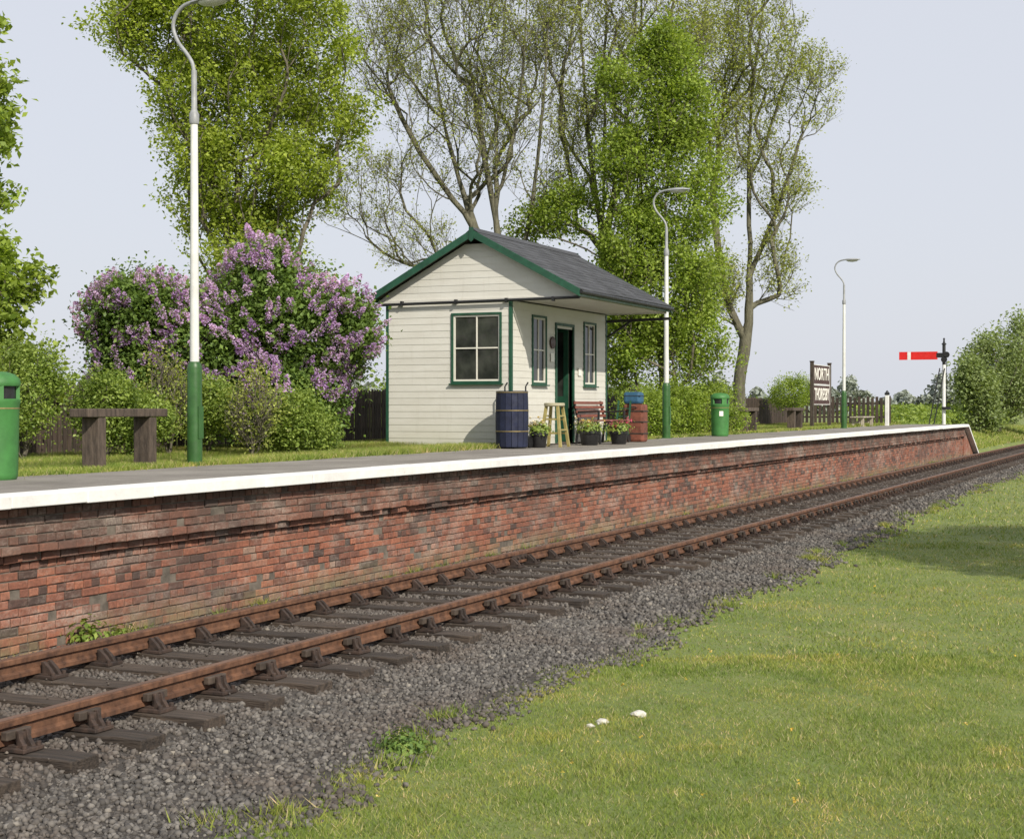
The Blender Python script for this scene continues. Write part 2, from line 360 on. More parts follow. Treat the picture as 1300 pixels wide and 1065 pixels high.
def tree(name,label,category,seed,base,trunks,E,ntar,R,rtip,lm,nleaf,lsize,bark,sig=.22,maxc=4,sprays=3,group=None,step=.45,shell=.5,spray_len=.45,up=.35,uppen=1.0,wander=.03,lump=True):
    r=np.random.default_rng(seed); base=np.array(base)
    if lump: E=lumpy(E,r,zmin=base[2]+.4)
    T=ells(E,ntar,r,shell); T=T[T[:,2]>base[2]+.3]
    P,par,D,cnt,rad,kids=grow(seed,trunks,T,R,rtip,step,wander,uppen)
    i=np.arange(1,len(P)); A=P[par[i]];B=P[i];ra=np.minimum(rad[par[i]],rad[i]*1.35);rb=rad[i]
    tips=np.where(cnt<=2)[0]
    S=r.choice(tips,len(tips)*sprays)
    dv=D[S]*1.1+r.normal(0,.38,(len(S),3))+np.array([0,0,.45]); dv/=np.linalg.norm(dv,axis=1)[:,None]
    SB=P[S]+dv*(r.uniform(.4,1.1,len(S))*spray_len)[:,None]
    A=np.concatenate([A,P[S]]);B=np.concatenate([B,SB]);ra=np.concatenate([ra,np.full(len(S),rtip*.8)]);rb=np.concatenate([rb,np.full(len(S),rtip*.4)])
    o=thing(name,base,label,category,group)
    big=ra>.03
    meA=tubemesh('trunk',A[big]-base,B[big]-base,ra[big],rb[big],8)
    t=bpy.data.objects.new('trunk',meA); link(t); t.parent=o; meA.materials.append(bark)
    meB=tubemesh('branches',A[~big]-base,B[~big]-base,ra[~big],rb[~big],4)
    t2=bpy.data.objects.new('branches',meB); link(t2); t2.parent=o; meB.materials.append(bark)
    src=np.where(cnt<=maxc)[0]
    pts=np.concatenate([P[src],SB,(SB+P[S])/2])
    wt=r.uniform(0,1,len(pts))**2+.05; wt/=wt.sum()
    k=r.choice(len(pts),nleaf,p=wt); LP=pts[k]+r.normal(0,sig,(nleaf,3))
    tb=r.uniform(.15,.85,len(pts))[k]
    me=leafmesh('crown',LP-base,lsize,seed,up=up,tintb=tb); c=bpy.data.objects.new('crown',me); link(c); c.parent=o; me.materials.append(lm)
    return o
def e(px,py,Z,rh,rv,w=None):
    return (W(px,py,Z),rh,rv,w if w else rh*rh*rv)
def gz(px,Z,z=1.26):
    p=W(px,517,Z); p[2]=z; return p
# ------------------------------------------------ terrain
def sstep(x,a,b):
    t=np.clip((x-a)/(b-a),0,1); return t*t*(3-2*t)
def gheight(x,y):
    a=-x
    plat=1.262*sstep(a,8.98,9.05)
    near=sstep(y,66.5,70.5)
    lowr=.05+.75*sstep(a,9.2,13)*(1-sstep(y,90,160))
    z=np.where(a>8.9,plat*(1-near)+near*lowr*sstep(a,8.98,9.6),0)
    z=z-.12*(1-sstep(a,8.98,9.05))
    z=z*(1-sstep(np.abs(x)+0*y,60,160))
    z=z+.03*np.sin(x*.9+1)*np.sin(y*.37)*sstep(-a,-4.2,-2.5)
    return z
xs=np.unique(np.concatenate([-np.geomspace(30,1500,18),np.linspace(-30,-9.6,30),[-9.2,-9.05,-9.03,-9.0,-8.98,-8.9],np.linspace(-8.8,12,50),np.geomspace(12.5,1500,20)]))
ys=np.unique(np.concatenate([[-200,-60,-20],np.linspace(-8,110,130),np.geomspace(112,2500,24)]))
GX,GY=np.meshgrid(xs,ys); GZ=gheight(GX,GY); V=np.stack([GX,GY,GZ],2).reshape(-1,3)
nx=len(xs);ny=len(ys); I,J=np.meshgrid(np.arange(nx-1),np.arange(ny-1)); q=(J*nx+I).ravel()
thing('ground',(0,0,0),'grassy ground with rough turf around the railway','ground',kind='structure',mesh=npmesh('ground',V,np.stack([q,q+1,q+nx+1,q+nx],1),4,smooth=True),mat=M_ground)
def edge_a(y):
    return 4.42+.10*np.sin(y*.9)+.07*np.sin(y*2.3+1)+.05*np.sin(y*5.1)+.25*sstep(y,7.5,11)+.48*sstep(y,12,40)
def bedz(a,y):
    e0=edge_a(y); return np.where(a>6.05,-.045,np.where(a>5.7,-.09+.045*sstep(a,5.7,6.05),-.114+(.024)*sstep(a,e0,5.7)))
us=np.linspace(0,1,44); yy=np.linspace(-6,150,420); UU,YY=np.meshgrid(us,yy); AA=edge_a(YY)*(1-UU)+8.84*UU
V=np.stack([-AA,YY,bedz(AA,YY)+.003*rng.normal(size=AA.shape)],2).reshape(-1,3); nx=len(us); I,J=np.meshgrid(np.arange(nx-1),np.arange(len(yy)-1)); q=(J*nx+I).ravel()
thing('trackbed',(0,0,0),'dark stone ballast bed under the railway track','ballast',kind='structure',mesh=npmesh('trackbed',V,np.stack([q,q+nx,q+nx+1,q+1],1),4,smooth=True),mat=M_bed)
def stones(n,y0,y1,s0,s1,seed,a0=None,a1=None,zc=None):
    r=np.random.default_rng(seed); y=y0+(y1-y0)*r.uniform(0,1,n); u=r.uniform(-.03,1,n); a=edge_a(y)*(1-u)+8.82*u-np.abs(r.normal(0,.12,n))*(u<.02)
    s=s0+(s1-s0)*r.uniform(0,1,n)**1.6
    if a0 is not None: a=r.uniform(a0,a1,n); z=np.full(n,zc)
    else: z=bedz(a,y)+s*.3*r.uniform(0,1,n)
    C=np.stack([-a,y,z],1)
    oc=np.array([[1,0,0],[-1,0,0],[0,1,0],[0,-1,0],[0,0,1],[0,0,-1],[.62,.62,.5],[-.62,.6,.45],[.6,-.6,.5],[-.6,-.62,.45]],float)
    f=np.array([[4,6,7],[4,7,9],[4,9,8],[4,8,6],[6,2,7],[7,1,9],[9,3,8],[8,0,6],[0,2,6],[2,1,7],[1,3,9],[3,0,8],[0,5,2],[2,5,1],[1,5,3],[3,5,0]])
    v=oc[None]*r.uniform(.65,1.15,(n,10,1))*s[:,None,None]*r.uniform(.7,1.2,(n,1,3))
    th=r.uniform(0,6.28,n); c,sn=np.cos(th)[:,None],np.sin(th)[:,None]
    tl=r.normal(0,.5,n)[:,None]; ct,stt=np.cos(tl),np.sin(tl)
    y1_=v[:,:,1]*ct-v[:,:,2]*stt; z1_=v[:,:,1]*stt+v[:,:,2]*ct
    X=v[:,:,0]*c-y1_*sn; Y=v[:,:,0]*sn+y1_*c
    v=np.stack([X,Y,z1_],2)+C[:,None]
    return v.reshape(-1,3),(f[None]+(np.arange(n)*10)[:,None,None]).reshape(-1,3),np.repeat(r.beta(2,2.2,n),10)
parts=[stones(52000,3.6,14,.010,.029,1),stones(24000,13,26,.016,.036,2),stones(12000,25,70,.03,.05,3),stones(1300,4,40,.008,.018,4,5.9,8.3,.004)]
Vs=[];Fs=[];Ts=[];o=0
for v,f,t in parts: Vs.append(v);Fs.append(f+o);Ts.append(t);o+=len(v)
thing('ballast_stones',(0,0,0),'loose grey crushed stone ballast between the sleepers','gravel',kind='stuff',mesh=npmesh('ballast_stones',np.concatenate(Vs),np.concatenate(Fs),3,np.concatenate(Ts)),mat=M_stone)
def blades(P,h,w,seed):
    r=np.random.default_rng(seed); n=len(P); a=r.uniform(0,6.28,n); d=np.stack([np.cos(a),np.sin(a),np.zeros(n)],1)
    hh=(h*r.uniform(.4,1.3,n))[:,None]; ww=(w*r.uniform(.6,1.3,n))[:,None]; lean=r.normal(0,.6,(n,3)); lean[:,2]=1
    V=np.stack([P-d*ww/2,P+d*ww/2,P+lean*hh],1).reshape(-1,3); return V,np.arange(3*n).reshape(n,3),np.repeat(np.clip(r.beta(2,2,n)+(r.uniform(0,1,n)>.91)*.6,0,1),3)
G=[]
def lawn(n,Z0,Z1,h,w,seed):
    r=np.random.default_rng(seed); Z=r.uniform(Z0,Z1,n); X=r.uniform(-.36,.38,n)*Z; x=X*CT-Z*ST; y=X*ST+Z*CT
    a=-x; ok=a<edge_a(y)-.03+r.normal(0,.10,n); x,y=x[ok],y[ok]
    P=np.stack([x,y,gheight(x,y)-.003],1)
    hh=h*(1+.3*np.sin(x*1.7+np.sin(y*.8))*np.sin(y*1.3+x)+.3*np.sin(x*5.3+y*2.1)*np.sin(y*4.7))
    return blades(P,hh,w,seed)
G+= [lawn(230000,6.2,13,.028,.006,11),lawn(120000,12,24,.033,.011,12),lawn(70000,23,50,.05,.022,13),lawn(40000,48,120,.08,.06,14)]
def patch(n,a0,a1,y0,y1,h,w,seed,zoff=0):
    r=np.random.default_rng(seed); a=r.uniform(a0,a1,n); y=r.uniform(y0,y1,n); a=np.where(r.uniform(0,1,n)<.15,a+r.normal(0,.15,n),a)
    return blades(np.stack([-a,y,gheight(-a,y)+zoff],1),h,w,seed)
G+=[patch(60000,11.05,15.5,8,24.8,.10,.014,15),patch(30000,13.7,17,24,40,.14,.02,16),patch(30000,11.3,16,30,66,.10,.025,17),patch(30000,9.3,22,68,130,.28,.06,18)]
r=np.random.default_rng(5)
def clump(a,y,rad,n,h,z=None,seed=0):
    rr=np.random.default_rng(seed); p=rr.normal(0,rad,(n,2)); x=-a+p[:,0]; yy_=y+p[:,1]
    zz=(gheight(x,yy_) if z is None else np.full(n,z)); return blades(np.stack([x,yy_,zz-.005],1),h,.010,seed)
for i in range(60):
    y=r.uniform(6,45); G.append(clump(float(edge_a(y))+r.uniform(-.25,.15),y,r.uniform(.03,.10),int(r.uniform(40,150)),r.uniform(.05,.10),-.11,100+i))
for i in range(60):
    y=r.uniform(8,60); G.append(clump(8.76,y,.05,int(r.uniform(20,90)),r.uniform(.05,.12),-.055,300+i))
Vs=[];Fs=[];Ts=[];o=0
for v,f,t in G: Vs.append(v);Fs.append(f+o);Ts.append(t);o+=len(v)
thing('grass',(0,0,0),'short uneven green grass with dry patches','grass',kind='stuff',mesh=npmesh('grass',np.concatenate(Vs),np.concatenate(Fs),3,np.concatenate(Ts)),mat=M_grass)
fp=[]
for i in range(130):
    Z=r.uniform(8,30); X=r.uniform(-.1,.36)*Z; x=X*CT-Z*ST; y=X*ST+Z*CT
    if -x<edge_a(y)-.2:
        c=np.array([x,y,float(gheight(np.array(x),np.array(y)))+.04]); fp.append(c+r.normal(0,.006,(5,3)))
thing('dandelions',(0,0,0),'scattered yellow dandelion flowers in the grass','flowers',kind='stuff',mesh=leafmesh('dandelions',np.concatenate(fp),.018,3,.9,1.5,tintb=np.full(len(fp)*5,.05)),mat=L_flow)
def weed(name,p,rad,h,n,size,seed,label,m=L_shrub):
    rr=np.random.default_rng(seed); b=np.array(p); q=rr.normal(0,1,(n,3))*np.array([rad,rad,h*.45]); q[:,2]=np.abs(q[:,2])+.01
    return thing(name,b,label,'weed',kind='stuff',mesh=leafmesh(name,q,size,seed,.5,.3),mat=m)
weed('weed_clump',(-4.45,8.35,-.11),.08,.11,420,.045,1,'leafy green weed clump at the edge of the ballast',L_dark)
weed('weed_clump.001',(-8.72,10.6,-.055),.08,.22,160,.07,2,'leafy green weed growing at the foot of the brick wall',L_shrub)
weed('weed_clump.002',(-8.72,11.0,-.055),.08,.10,110,.06,4,'small green weed growing at the foot of the brick wall',L_shrub)
for i,(a,y,s) in enumerate([(3.62,9.62,.04),(3.48,9.95,.046),(3.66,9.5,.024)]):
    rr=np.random.default_rng(40+i)
    bm=bmesh.new(); bmesh.ops.create_icosphere(bm,subdivisions=2,radius=s)
    for v in bm.verts: v.co=Vector((v.co.x*1.3,v.co.y,v.co.z*.6))*float(rr.uniform(.75,1.15))
    me=bpy.data.meshes.new('stone'); bm.to_mesh(me); bm.free(); thing('stone',(-a,y,-.12+s*.45),'pale limestone lump lying on the grass','stone',group='pale stones on the grass',mesh=me,mat=M_chalk)
# ------------------------------------------------ platform
PT=1.284
plat=thing('railway_platform',(-8.6,30,-.12),'long red brick railway platform with white painted edge','railway platform')
B=MB(); rr=random.Random(3); Y0,Y1=2.0,66.0
def brick(x0,x1,y0,y1,z0,z1,t):
    j=lambda:rr.uniform(-.004,.004); o=rr.uniform(-.006,.006); xf=x1+o
    vs=[(x0,y0,z0),(x0,y1,z0),(x0,y1,z1),(x0,y0,z1),(xf-.005,y0+j(),z0+j()),(xf-.005,y1+j(),z0+j()),(xf-.005,y1+j(),z1+j()),(xf-.005,y0+j(),z1+j()),
        (xf,y0+.006,z0+.006),(xf,y1-.006,z0+.006),(xf+j()*.7,y1-.006,z1-.006),(xf+j()*.7,y0+.006,z1-.006)]
    B.add(vs,[(0,1,5,4),(1,2,6,5),(2,3,7,6),(3,0,4,7),(4,5,9,8),(5,6,10,9),(6,7,11,10),(7,4,8,11),(8,9,10,11)],t)
def xface(k): return {11:-8.79,12:-8.715,13:-8.76}.get(k,-8.845 if k<11 else -8.76)
k1=[rr.uniform(-.12,.10) for _ in range(60)]
for k in range(17):
    z0=-.1+.0755*k; hdr=(k%3==1); L=.1025 if hdr else .215; y=Y0+(0 if hdr else (.0 if k%2 else .1125))
    i=0
    while y<Y1-.05:
        xf=xface(k)
        t=min(1,max(0,rr.gauss(.52,.19)+k1[int(y/1.3)%60]))
        if rr.random()<.12: t=rr.uniform(0,.2)
        if k>=13: t*=.78
        if rr.random()<.03: xf-=.02
        if k==12 and rr.random()<.08: xf-=.045
        brick(-8.96,xf,y,min(y+L,Y1),z0,z0+.065,t); y+=L+.0105; i+=1
B.obj('brick_wall',M_brick,plat,shift=plat.location,tint=True)
B=MB()
B.box((-8.98,Y0-8,-.13),(-8.858,Y1,.73)); B.box((-8.98,Y0-8,.7302),(-8.81,Y1,.80)); B.box((-8.98,Y0-8,.8002),(-8.775,Y1,1.186)); B.obj('mortar',M_mortar,plat,shift=plat.location)
B=MB(); y=-6
while y<66:
    L=.914; o1=rr.uniform(-.006,.006); B.box((-8.60+o1,y+.0015,1.190+rr.uniform(-.004,.004)),(-8.93,min(y+L-.0015,66.02),PT+.012+rr.uniform(-.002,.002)),t=rr.random()); y+=L
B.beam((-8.75,66.0,PT-.04),(-8.75,69.3,-.03),.30,.10)
B.obj('coping',M_coping,plat,shift=plat.location,bev=.008)
B=MB()
vs=[(-8.8,66,-.12),(-8.8,69.3,-.12),(-8.8,66,PT-.1),(-8.95,66,-.12),(-8.95,69.3,-.12),(-8.95,66,PT-.1)]
B.add(vs,[(0,1,2),(5,4,3),(0,3,4,1),(1,4,5,2),(2,5,3,0)],.5)
B.obj('ramp_wall',M_brick,plat,shift=plat.location,tint=True)
B=MB(); n=180; ed=[]
for i in range(n+1):
    y=-6+72*i/n; ed.append((y,11.08+.07*math.sin(y*1.7)+.05*math.sin(y*4.1)+.04*rr.uniform(-1,1)+(.0 if y<24 else .1)))
vs=[];fs=[]
for y,a in ed: vs+=[(-8.93,y,PT+.004),(-a,y,PT)]
for i in range(n): fs.append((2*i,2*i+1,2*i+3,2*i+2))
nn=len(vs); vs+=[(-8.93,66,PT+.003),(-11,66,PT),(-11,69.6,-.0),(-8.93,69.6,-.0)]; fs.append((nn,nn+1,nn+2,nn+3))
B.add(vs,fs); B.obj('walking_surface',M_tarmac,plat,shift=plat.location)
# ------------------------------------------------ track
prof=[(-.035,.034),(.035,.034),(.035,.062),(.010,.078),(.010,.125),(.035,.137),(.035,.170),(.030,.178),(-.030,.178),(-.035,.170),(-.035,.137),(-.010,.125),(-.010,.078),(-.035,.062)]
JO=[-.49,17.8,36.09,54.38,72.67,90.96,109.2,127.5]
def rail_template():
    root=thing('rail',(0,0,0),'rusty brown bullhead steel rail on chairs','rail',group='rails of the railway track')
    B=MB(); B.extrude(prof,.004,18.284); B.obj('rail_body',M_rail,root)
    B=MB(); B.box((-.027,.006,.1775),(.027,18.28,.1800)); B.obj('rail_head',M_railtop,root)
    for sx in (-1,1):
        B=MB(); B.box((sx*.0105,-.23,.066),(sx*.034,.23,.134))
        for yb in (-.17,-.06,.06,.17): B.tube([(sx*.034,yb,.1),(sx*.055,yb,.1)],.017,6)
        B.obj('fishplate',M_chair,root,bev=.003)
    return root
R0=rail_template(); bases=[(x,y) for x in (-6.35,-7.85) for y in JO[:-1]]
R0.location=(bases[0][0],bases[0][1],0)
for x,y in bases[1:]: copy_thing(R0,(x,y,0))
def sleeper_template():
    root=thing('sleeper',(0,0,0),'dark creosoted timber sleeper bedded in stone ballast','railway sleeper',group='sleepers of the railway track')
    B=MB(); n=14
    rs_=random.Random(9); vs=[];fs=[]
    for i in range(n+1):
        x=-1.3+2.6*i/n; w=.122+rs_.uniform(-.006,.004); h=rs_.uniform(-.008,.0)
        vs+=[(x,-w,-.14),(x,w,-.14),(x,w+rs_.uniform(-.006,0),h),(x,-w-rs_.uniform(-.006,0),rs_.uniform(-.008,0))]
    for i in range(n):
        for k in range(4): a=i*4+k;b=i*4+(k+1)%4; fs.append((a,b,b+4,a+4))
    fs+=[(0,1,2,3),(n*4+3,n*4+2,n*4+1,n*4)]; B.add(vs,fs); B.obj('timber',M_sleeper,root,bev=.008)
    for cx in (-.75,.75):
        sg=-1 if cx<0 else 1
        B=MB(); B.box((cx-.18,-.09,-.002),(cx+.18,.09,.022)); B.box((cx-.10,-.055,.0202),(cx+.10,.055,.0335))
        for s in (-1,1):
            k0=cx+s*.038+(s*.048 if s==sg else 0)
            for yy0,yy1 in ((-.05,-.018),(.018,.05)):
                B.extrude([(k0,.020),(cx+s*.155,.020),(cx+s*.118,.07),(k0+s*.022,.118),(k0,.118)],yy0,yy1)
            B.box((k0,-.05,.020),(k0+s*.018,.05,.106))
            for q in (-.06,.06): B.tube([(cx+s*.160,q,.020),(cx+s*.160,q,.048)],.018,6)
        ch=B.obj('rail_chair',M_chair,root,bev=.004)
        B=MB(); B.box((cx+sg*.038,-.12,.070),(cx+sg*.084,.09,.122)); B.obj('key',M_key,ch,bev=.006)
    return root
S0=sleeper_template(); ysl=[]
for ji in range(len(JO)-1):
    a,b=JO[ji],JO[ji+1]; ysl+=list(np.linspace(a+.28,b-.28,28))
ysl=[y for y in ysl if 2.5<y<104]
S0.location=(-7.1,ysl[0],0); rs=random.Random(4)
for y in ysl[1:]:
    copy_thing(S0,(-7.1+rs.uniform(-.008,.008),y+rs.uniform(-.03,.03),0),rotz=(math.pi if rs.random()<.5 else 0)+rs.uniform(-.008,.008))
# ------------------------------------------------ hut
HX0,HX1,HY0,HY1=-13.64,-11.15,25.0,29.80; ZB=PT+.03; ZE=3.90
hut=thing('wooden_waiting_hut',(-12.4,27.5,PT),'cream weatherboarded station hut with green trim and grey roof','hut')
planes={'g':lambda u,o,z:(u,HY0-o,z),'s':lambda u,o,z:(HX1+o,u,z),'r':lambda u,o,z:(HX0-o,u,z),'b':lambda u,o,z:(u,HY1+o,z)}
def pbox(B,pl,u0,u1,o0,o1,z0,z1,t=.5): B.box(planes[pl](u0,o0,z0),planes[pl](u1,o1,z1),t)
RX=-11.82; RZ=5.16; SL=1.10/2.04
def cladding(B,pl,u0,u1,z0,z1,ops,gable=False):
    h=.122; z=z0; f=planes[pl]
    while z<z1-.01:
        zt=min(z+h,z1); segs=[(u0,u1)]
        for (a,b,c,d) in ops:
            if z+h*.5>c and z+h*.5<d:
                ns=[]
                for (p,q) in segs:
                    if b<=p or a>=q: ns.append((p,q)); continue
                    if a>p: ns.append((p,a))
                    if b<q: ns.append((b,q))
                segs=ns
        for (p,q) in segs:
            pb,qb,pt_,qt=p,q,p,q
            if gable:
                w0=(RZ-.10-z)/SL; w1=(RZ-.10-zt)/SL
                pb,qb=max(p,RX-w0),min(q,RX+w0); pt_,qt=max(p,RX-w1),min(q,RX+w1)
                if w1<.02: continue
            vs=[f(pb,0,z),f(qb,0,z),f(qb,.015,z),f(pb,.015,z),f(pt_,0,zt),f(qt,0,zt),f(qt,.009,zt),f(pt_,.009,zt)]
            B.add(vs,[(0,1,2,3),(4,5,6,7),(0,1,5,4),(1,2,6,5),(2,3,7,6),(3,0,4,7)],rr.random())
        z+=h
def core(B,pl,u0,u1,z0,z1,ops,th=.07):
    U=sorted({u0,u1}|{x for o in ops for x in o[:2]}); Zs=sorted({z0,z1}|{x for o in ops for x in o[2:]})
    for a,b in zip(U[:-1],U[1:]):
        for c,d in zip(Zs[:-1],Zs[1:]):
            if any(a>=o[0]-1e-6 and b<=o[1]+1e-6 and c>=o[2]-1e-6 and d<=o[3]+1e-6 for o in ops): continue
            pbox(B,pl,a,b,-th,-.002,c,d)
wg=(-12.28,-11.36,2.47,3.66); ws1=(25.95,26.55,2.46,3.66); ws2=(28.55,29.15,2.46,3.66); dr=(27.08,27.92,ZB,3.56)
B=MB()
cladding(B,'g',HX0,HX1,ZB,ZE,[wg]); cladding(B,'s',HY0,HY1,ZB,ZE,[ws1,ws2,dr]); cladding(B,'r',HY0,HY1,ZB,ZE,[]); cladding(B,'b',HX0,HX1,ZB,ZE,[])
cladding(B,'g',-13.8,-9.86,ZE+.06,5.2,[],True); cladding(B,'b',-13.8,-9.86,ZE+.06,5.2,[],True)
B.obj('wall',M_board,hut,shift=hut.location,tint=True)
B=MB(); core(B,'g',HX0,HX1,ZB,ZE,[wg]); core(B,'s',HY0+.08,HY1-.08,ZB,ZE,[ws1,ws2,dr]); core(B,'r',HY0+.08,HY1-.08,ZB,ZE,[]); core(B,'b',HX0,HX1,ZB,ZE,[])
B.box((HX0+.1,HY0+.1,ZB-.02),(HX1-.1,HY1-.1,ZB+.01))
B.obj('inner_lining',M_inner,hut,shift=hut.location)
B=MB(); B.box((HX0+.02,HY0+.02,PT-.03),(HX1-.02,HY1-.02,ZB-.021)); B.obj('plinth',M_brownwood,hut,shift=hut.location)
B=MB(); B.box((-13.82,HY0-.035,ZE),(-9.84,HY0+.02,ZE+.058)); B.box((-13.82,HY1-.02,ZE),(-9.84,HY1+.035,ZE+.058))
B.box((HX1+.03,HY0+.021,ZE+.02),(-9.86,HY1-.021,ZE+.05)); B.obj('soffit',M_board,hut,shift=hut.location)
for u in range(4):
    x=(HX0,HX1,HX0,HX1)[u]; y=(HY0,HY0,HY1,HY1)[u]; sx=-1 if x==HX0 else 1; sy=-1 if y==HY0 else 1
    B=MB(); B.box((x+sx*.026,y+sy*.026,ZB),(x-sx*.028,y+sy*.003,ZE)); B.box((x+sx*.0255,y+sy*.0025,ZB+.001),(x+sx*.003,y-sy*.035,ZE-.001)); B.obj('corner_board',M_trim,hut,shift=hut.location)
B=MB(); Yr0,Yr1=24.80,29.86
for sg in (-1,1):
    ncourse=14; Ltot=2.06
    for i in range(ncourse):
        d0=Ltot*i/ncourse; d1=Ltot*(i+1)/ncourse+.02
        y=Yr0-(.1 if i%2 else 0)
        while y<Yr1:
            ya=max(y,Yr0)+.002; yb=min(y+.25,Yr1)-.002; y+=.25
            if yb-ya<.02: continue
            up0=.006; up1=.018+rr.uniform(-.002,.003); vs=[]
            for yy_ in (ya,yb):
                vs+=[(RX+sg*d0,yy_,RZ-d0*SL+up0),(RX+sg*d1,yy_,RZ-d1*SL+up1),(RX+sg*d1,yy_,RZ-d1*SL+up1-.012),(RX+sg*d0,yy_,RZ-d0*SL-.005)]
            B.add(vs,[(0,1,2,3),(7,6,5,4),(0,4,5,1),(1,5,6,2),(2,6,7,3),(3,7,4,0)],rr.random())
roof=B.obj('roof',M_slate,hut,shift=hut.location,tint=True)
B=MB()
for sg in (-1,1):
    L=2.02; B.extrude([(RX,RZ-.012),(RX+sg*L,RZ-L*SL-.012),(RX+sg*L,RZ-L*SL-.05),(RX,RZ-.05)],Yr0+.02,Yr1-.02)
B.obj('roof_deck',M_inner,roof,shift=hut.location)
B=MB(); B.extrude([(RX-.12,RZ-.04),(RX,RZ+.055),(RX+.12,RZ-.04),(RX,RZ+.02)],Yr0-.01,Yr1+.01); B.obj('ridge_cap',M_slate,roof,shift=hut.location,tint=True)
for (ya,yb) in ((Yr0-.035,Yr0-.001),(Yr1+.001,Yr1+.035)):
    B=MB()
    for sg in (-1,1):
        L=2.07; B.extrude([(RX,RZ+.012),(RX+sg*L,RZ-L*SL+.012),(RX+sg*L,RZ-L*SL-.12),(RX,RZ-.12)],ya,yb)
    B.extrude([(RX-.045,RZ+.05),(RX+.045,RZ+.05),(RX+.045,RZ-.17),(RX,RZ-.21),(RX-.045,RZ-.17)],ya-.012,ya-.001)
    B.obj('bargeboard',M_trim,roof,shift=hut.location)
for sg in (-1,1):
    xx=RX+sg*2.06; zz=RZ-2.06*SL
    B=MB(); B.box((xx-sg*.03,Yr0,zz-.12),(xx-sg*.002,Yr1,zz-.004)); B.obj('fascia_board',M_dgreen,roof,shift=hut.location)
    B=MB(); B.tube([(xx+sg*.035,Yr0-.02,zz-.045),(xx+sg*.035,Yr1+.02,zz-.055)],.034,10); B.obj('gutter',M_black,roof,shift=hut.location,smooth=True)
B=MB(); B.tube([(-13.85,HY0-.09,ZE-.02),(-9.80,HY0-.09,ZE+.015)],.026,8)
for x in (-13.3,-12.2,-11.2,-10.3): B.box((x-.02,HY0-.12,ZE-.04),(x+.02,HY0-.04,ZE+.04))
B.tube([(-9.80,HY0-.09,ZE+.015),(-9.79,HY0-.1,ZE+.12)],.026,8)
B.obj('drain_pipe',M_black,hut,shift=hut.location)
B=MB(); B.beam((HX1,29.83,3.77),(-9.75,29.83,3.80),.05,.055); B.beam((HX1+.03,29.83,3.45),(-10.6,29.83,3.77),.04,.04); B.obj('canopy_bracket',M_black,hut,shift=hut.location)
def window(pl,op,cols,rows):
    a,b,c,d=op; B=MB(); w=.04
    pbox(B,pl,a-w,a,-.05,.040,c-w,d+w); pbox(B,pl,b,b+w,-.05,.040,c-w,d+w); pbox(B,pl,a,b,-.05,.039,d,d+w); pbox(B,pl,a,b,-.05,.039,c-w,c)
    fr=B.obj('window',M_trim,hut,shift=hut.location,bev=.004)
    B=MB(); pbox(B,pl,a-w-.03,b+w+.03,.0,.08,c-w-.025,c-w-.001); B.obj('sill',M_trim,fr,shift=hut.location)
    B=MB(); s=.032
    pbox(B,pl,a,a+s,-.03,.015,c,d); pbox(B,pl,b-s,b,-.03,.015,c,d); pbox(B,pl,a+s,b-s,-.03,.014,d-s,d); pbox(B,pl,a+s,b-s,-.03,.014,c,c+s)
    for i in range(1,cols):
        x=a+(b-a)*i/cols; pbox(B,pl,x-.012,x+.012,-.028,.010,c+s,d-s)
    for zf in rows:
        z=c+(d-c)*zf; pbox(B,pl,a+s,b-s,-.027,.009,z-.012,z+.012)
    B.obj('glazing_bars',M_sash,fr,shift=hut.location)
    B=MB(); pbox(B,pl,a+.01,b-.01,-.014,-.008,c+.01,d-.01); B.obj('window_glass',M_glass,fr,shift=hut.location)
window('g',wg,2,[.5]); window('s',ws1,2,[.5]); window('s',ws2,2,[.5])
a,b,c,d=dr; B=MB(); w=.05
pbox(B,'s',a-w,a,-.06,.045,c,d+w); pbox(B,'s',b,b+w,-.06,.045,c,d+w); pbox(B,'s',a,b,-.06,.044,d,d+w); fr=B.obj('door_frame',M_trim,hut,shift=hut.location,bev=.004)
B=MB(); dx0=HX1-.06; yb=b-.02
B.box((dx0,yb-.04,c+.02),(dx0-.09,yb,d-.01)); B.box((dx0-.70,yb-.04,c+.02),(dx0-.78,yb,d-.01)); B.box((dx0-.09,yb-.04,c+.02),(dx0-.70,yb,c+.9)); B.box((dx0-.09,yb-.04,d-.1),(dx0-.70,yb,d-.01))
door=B.obj('door',M_trim,hut,shift=hut.location)
B=MB(); B.box((dx0-.09,yb-.025,c+.9),(dx0-.70,yb-.015,d-.1)); B.obj('window_glass',M_glass,door,shift=hut.location)
B=MB(); B.tube([(dx0-.70,yb-.05,c+1.0),(dx0-.70,yb-.09,c+1.0)],.012,8); B.lathe((dx0-.70,yb-.1,c+.98),[(0.001,0),(.022,.01),(.022,.03),(.001,.04)],10); B.obj('handle',M_gold,door,shift=hut.location)
B=MB(); B.tube([(HX1+.03,26.86,3.22),(HX1+.05,26.86,3.22)],.115,24); B.obj('round_plaque',M_dbrown,hut,shift=hut.location)
B=MB(); pbox(B,'s',26.78,26.94,.031,.037,2.86,3.02); B.obj('paper_notice',M_letter,hut,shift=hut.location)
B=MB(); pbox(B,'s',28.2,28.36,.031,.037,2.62,2.78); B.obj('paper_notice',M_letter,hut,shift=hut.location)
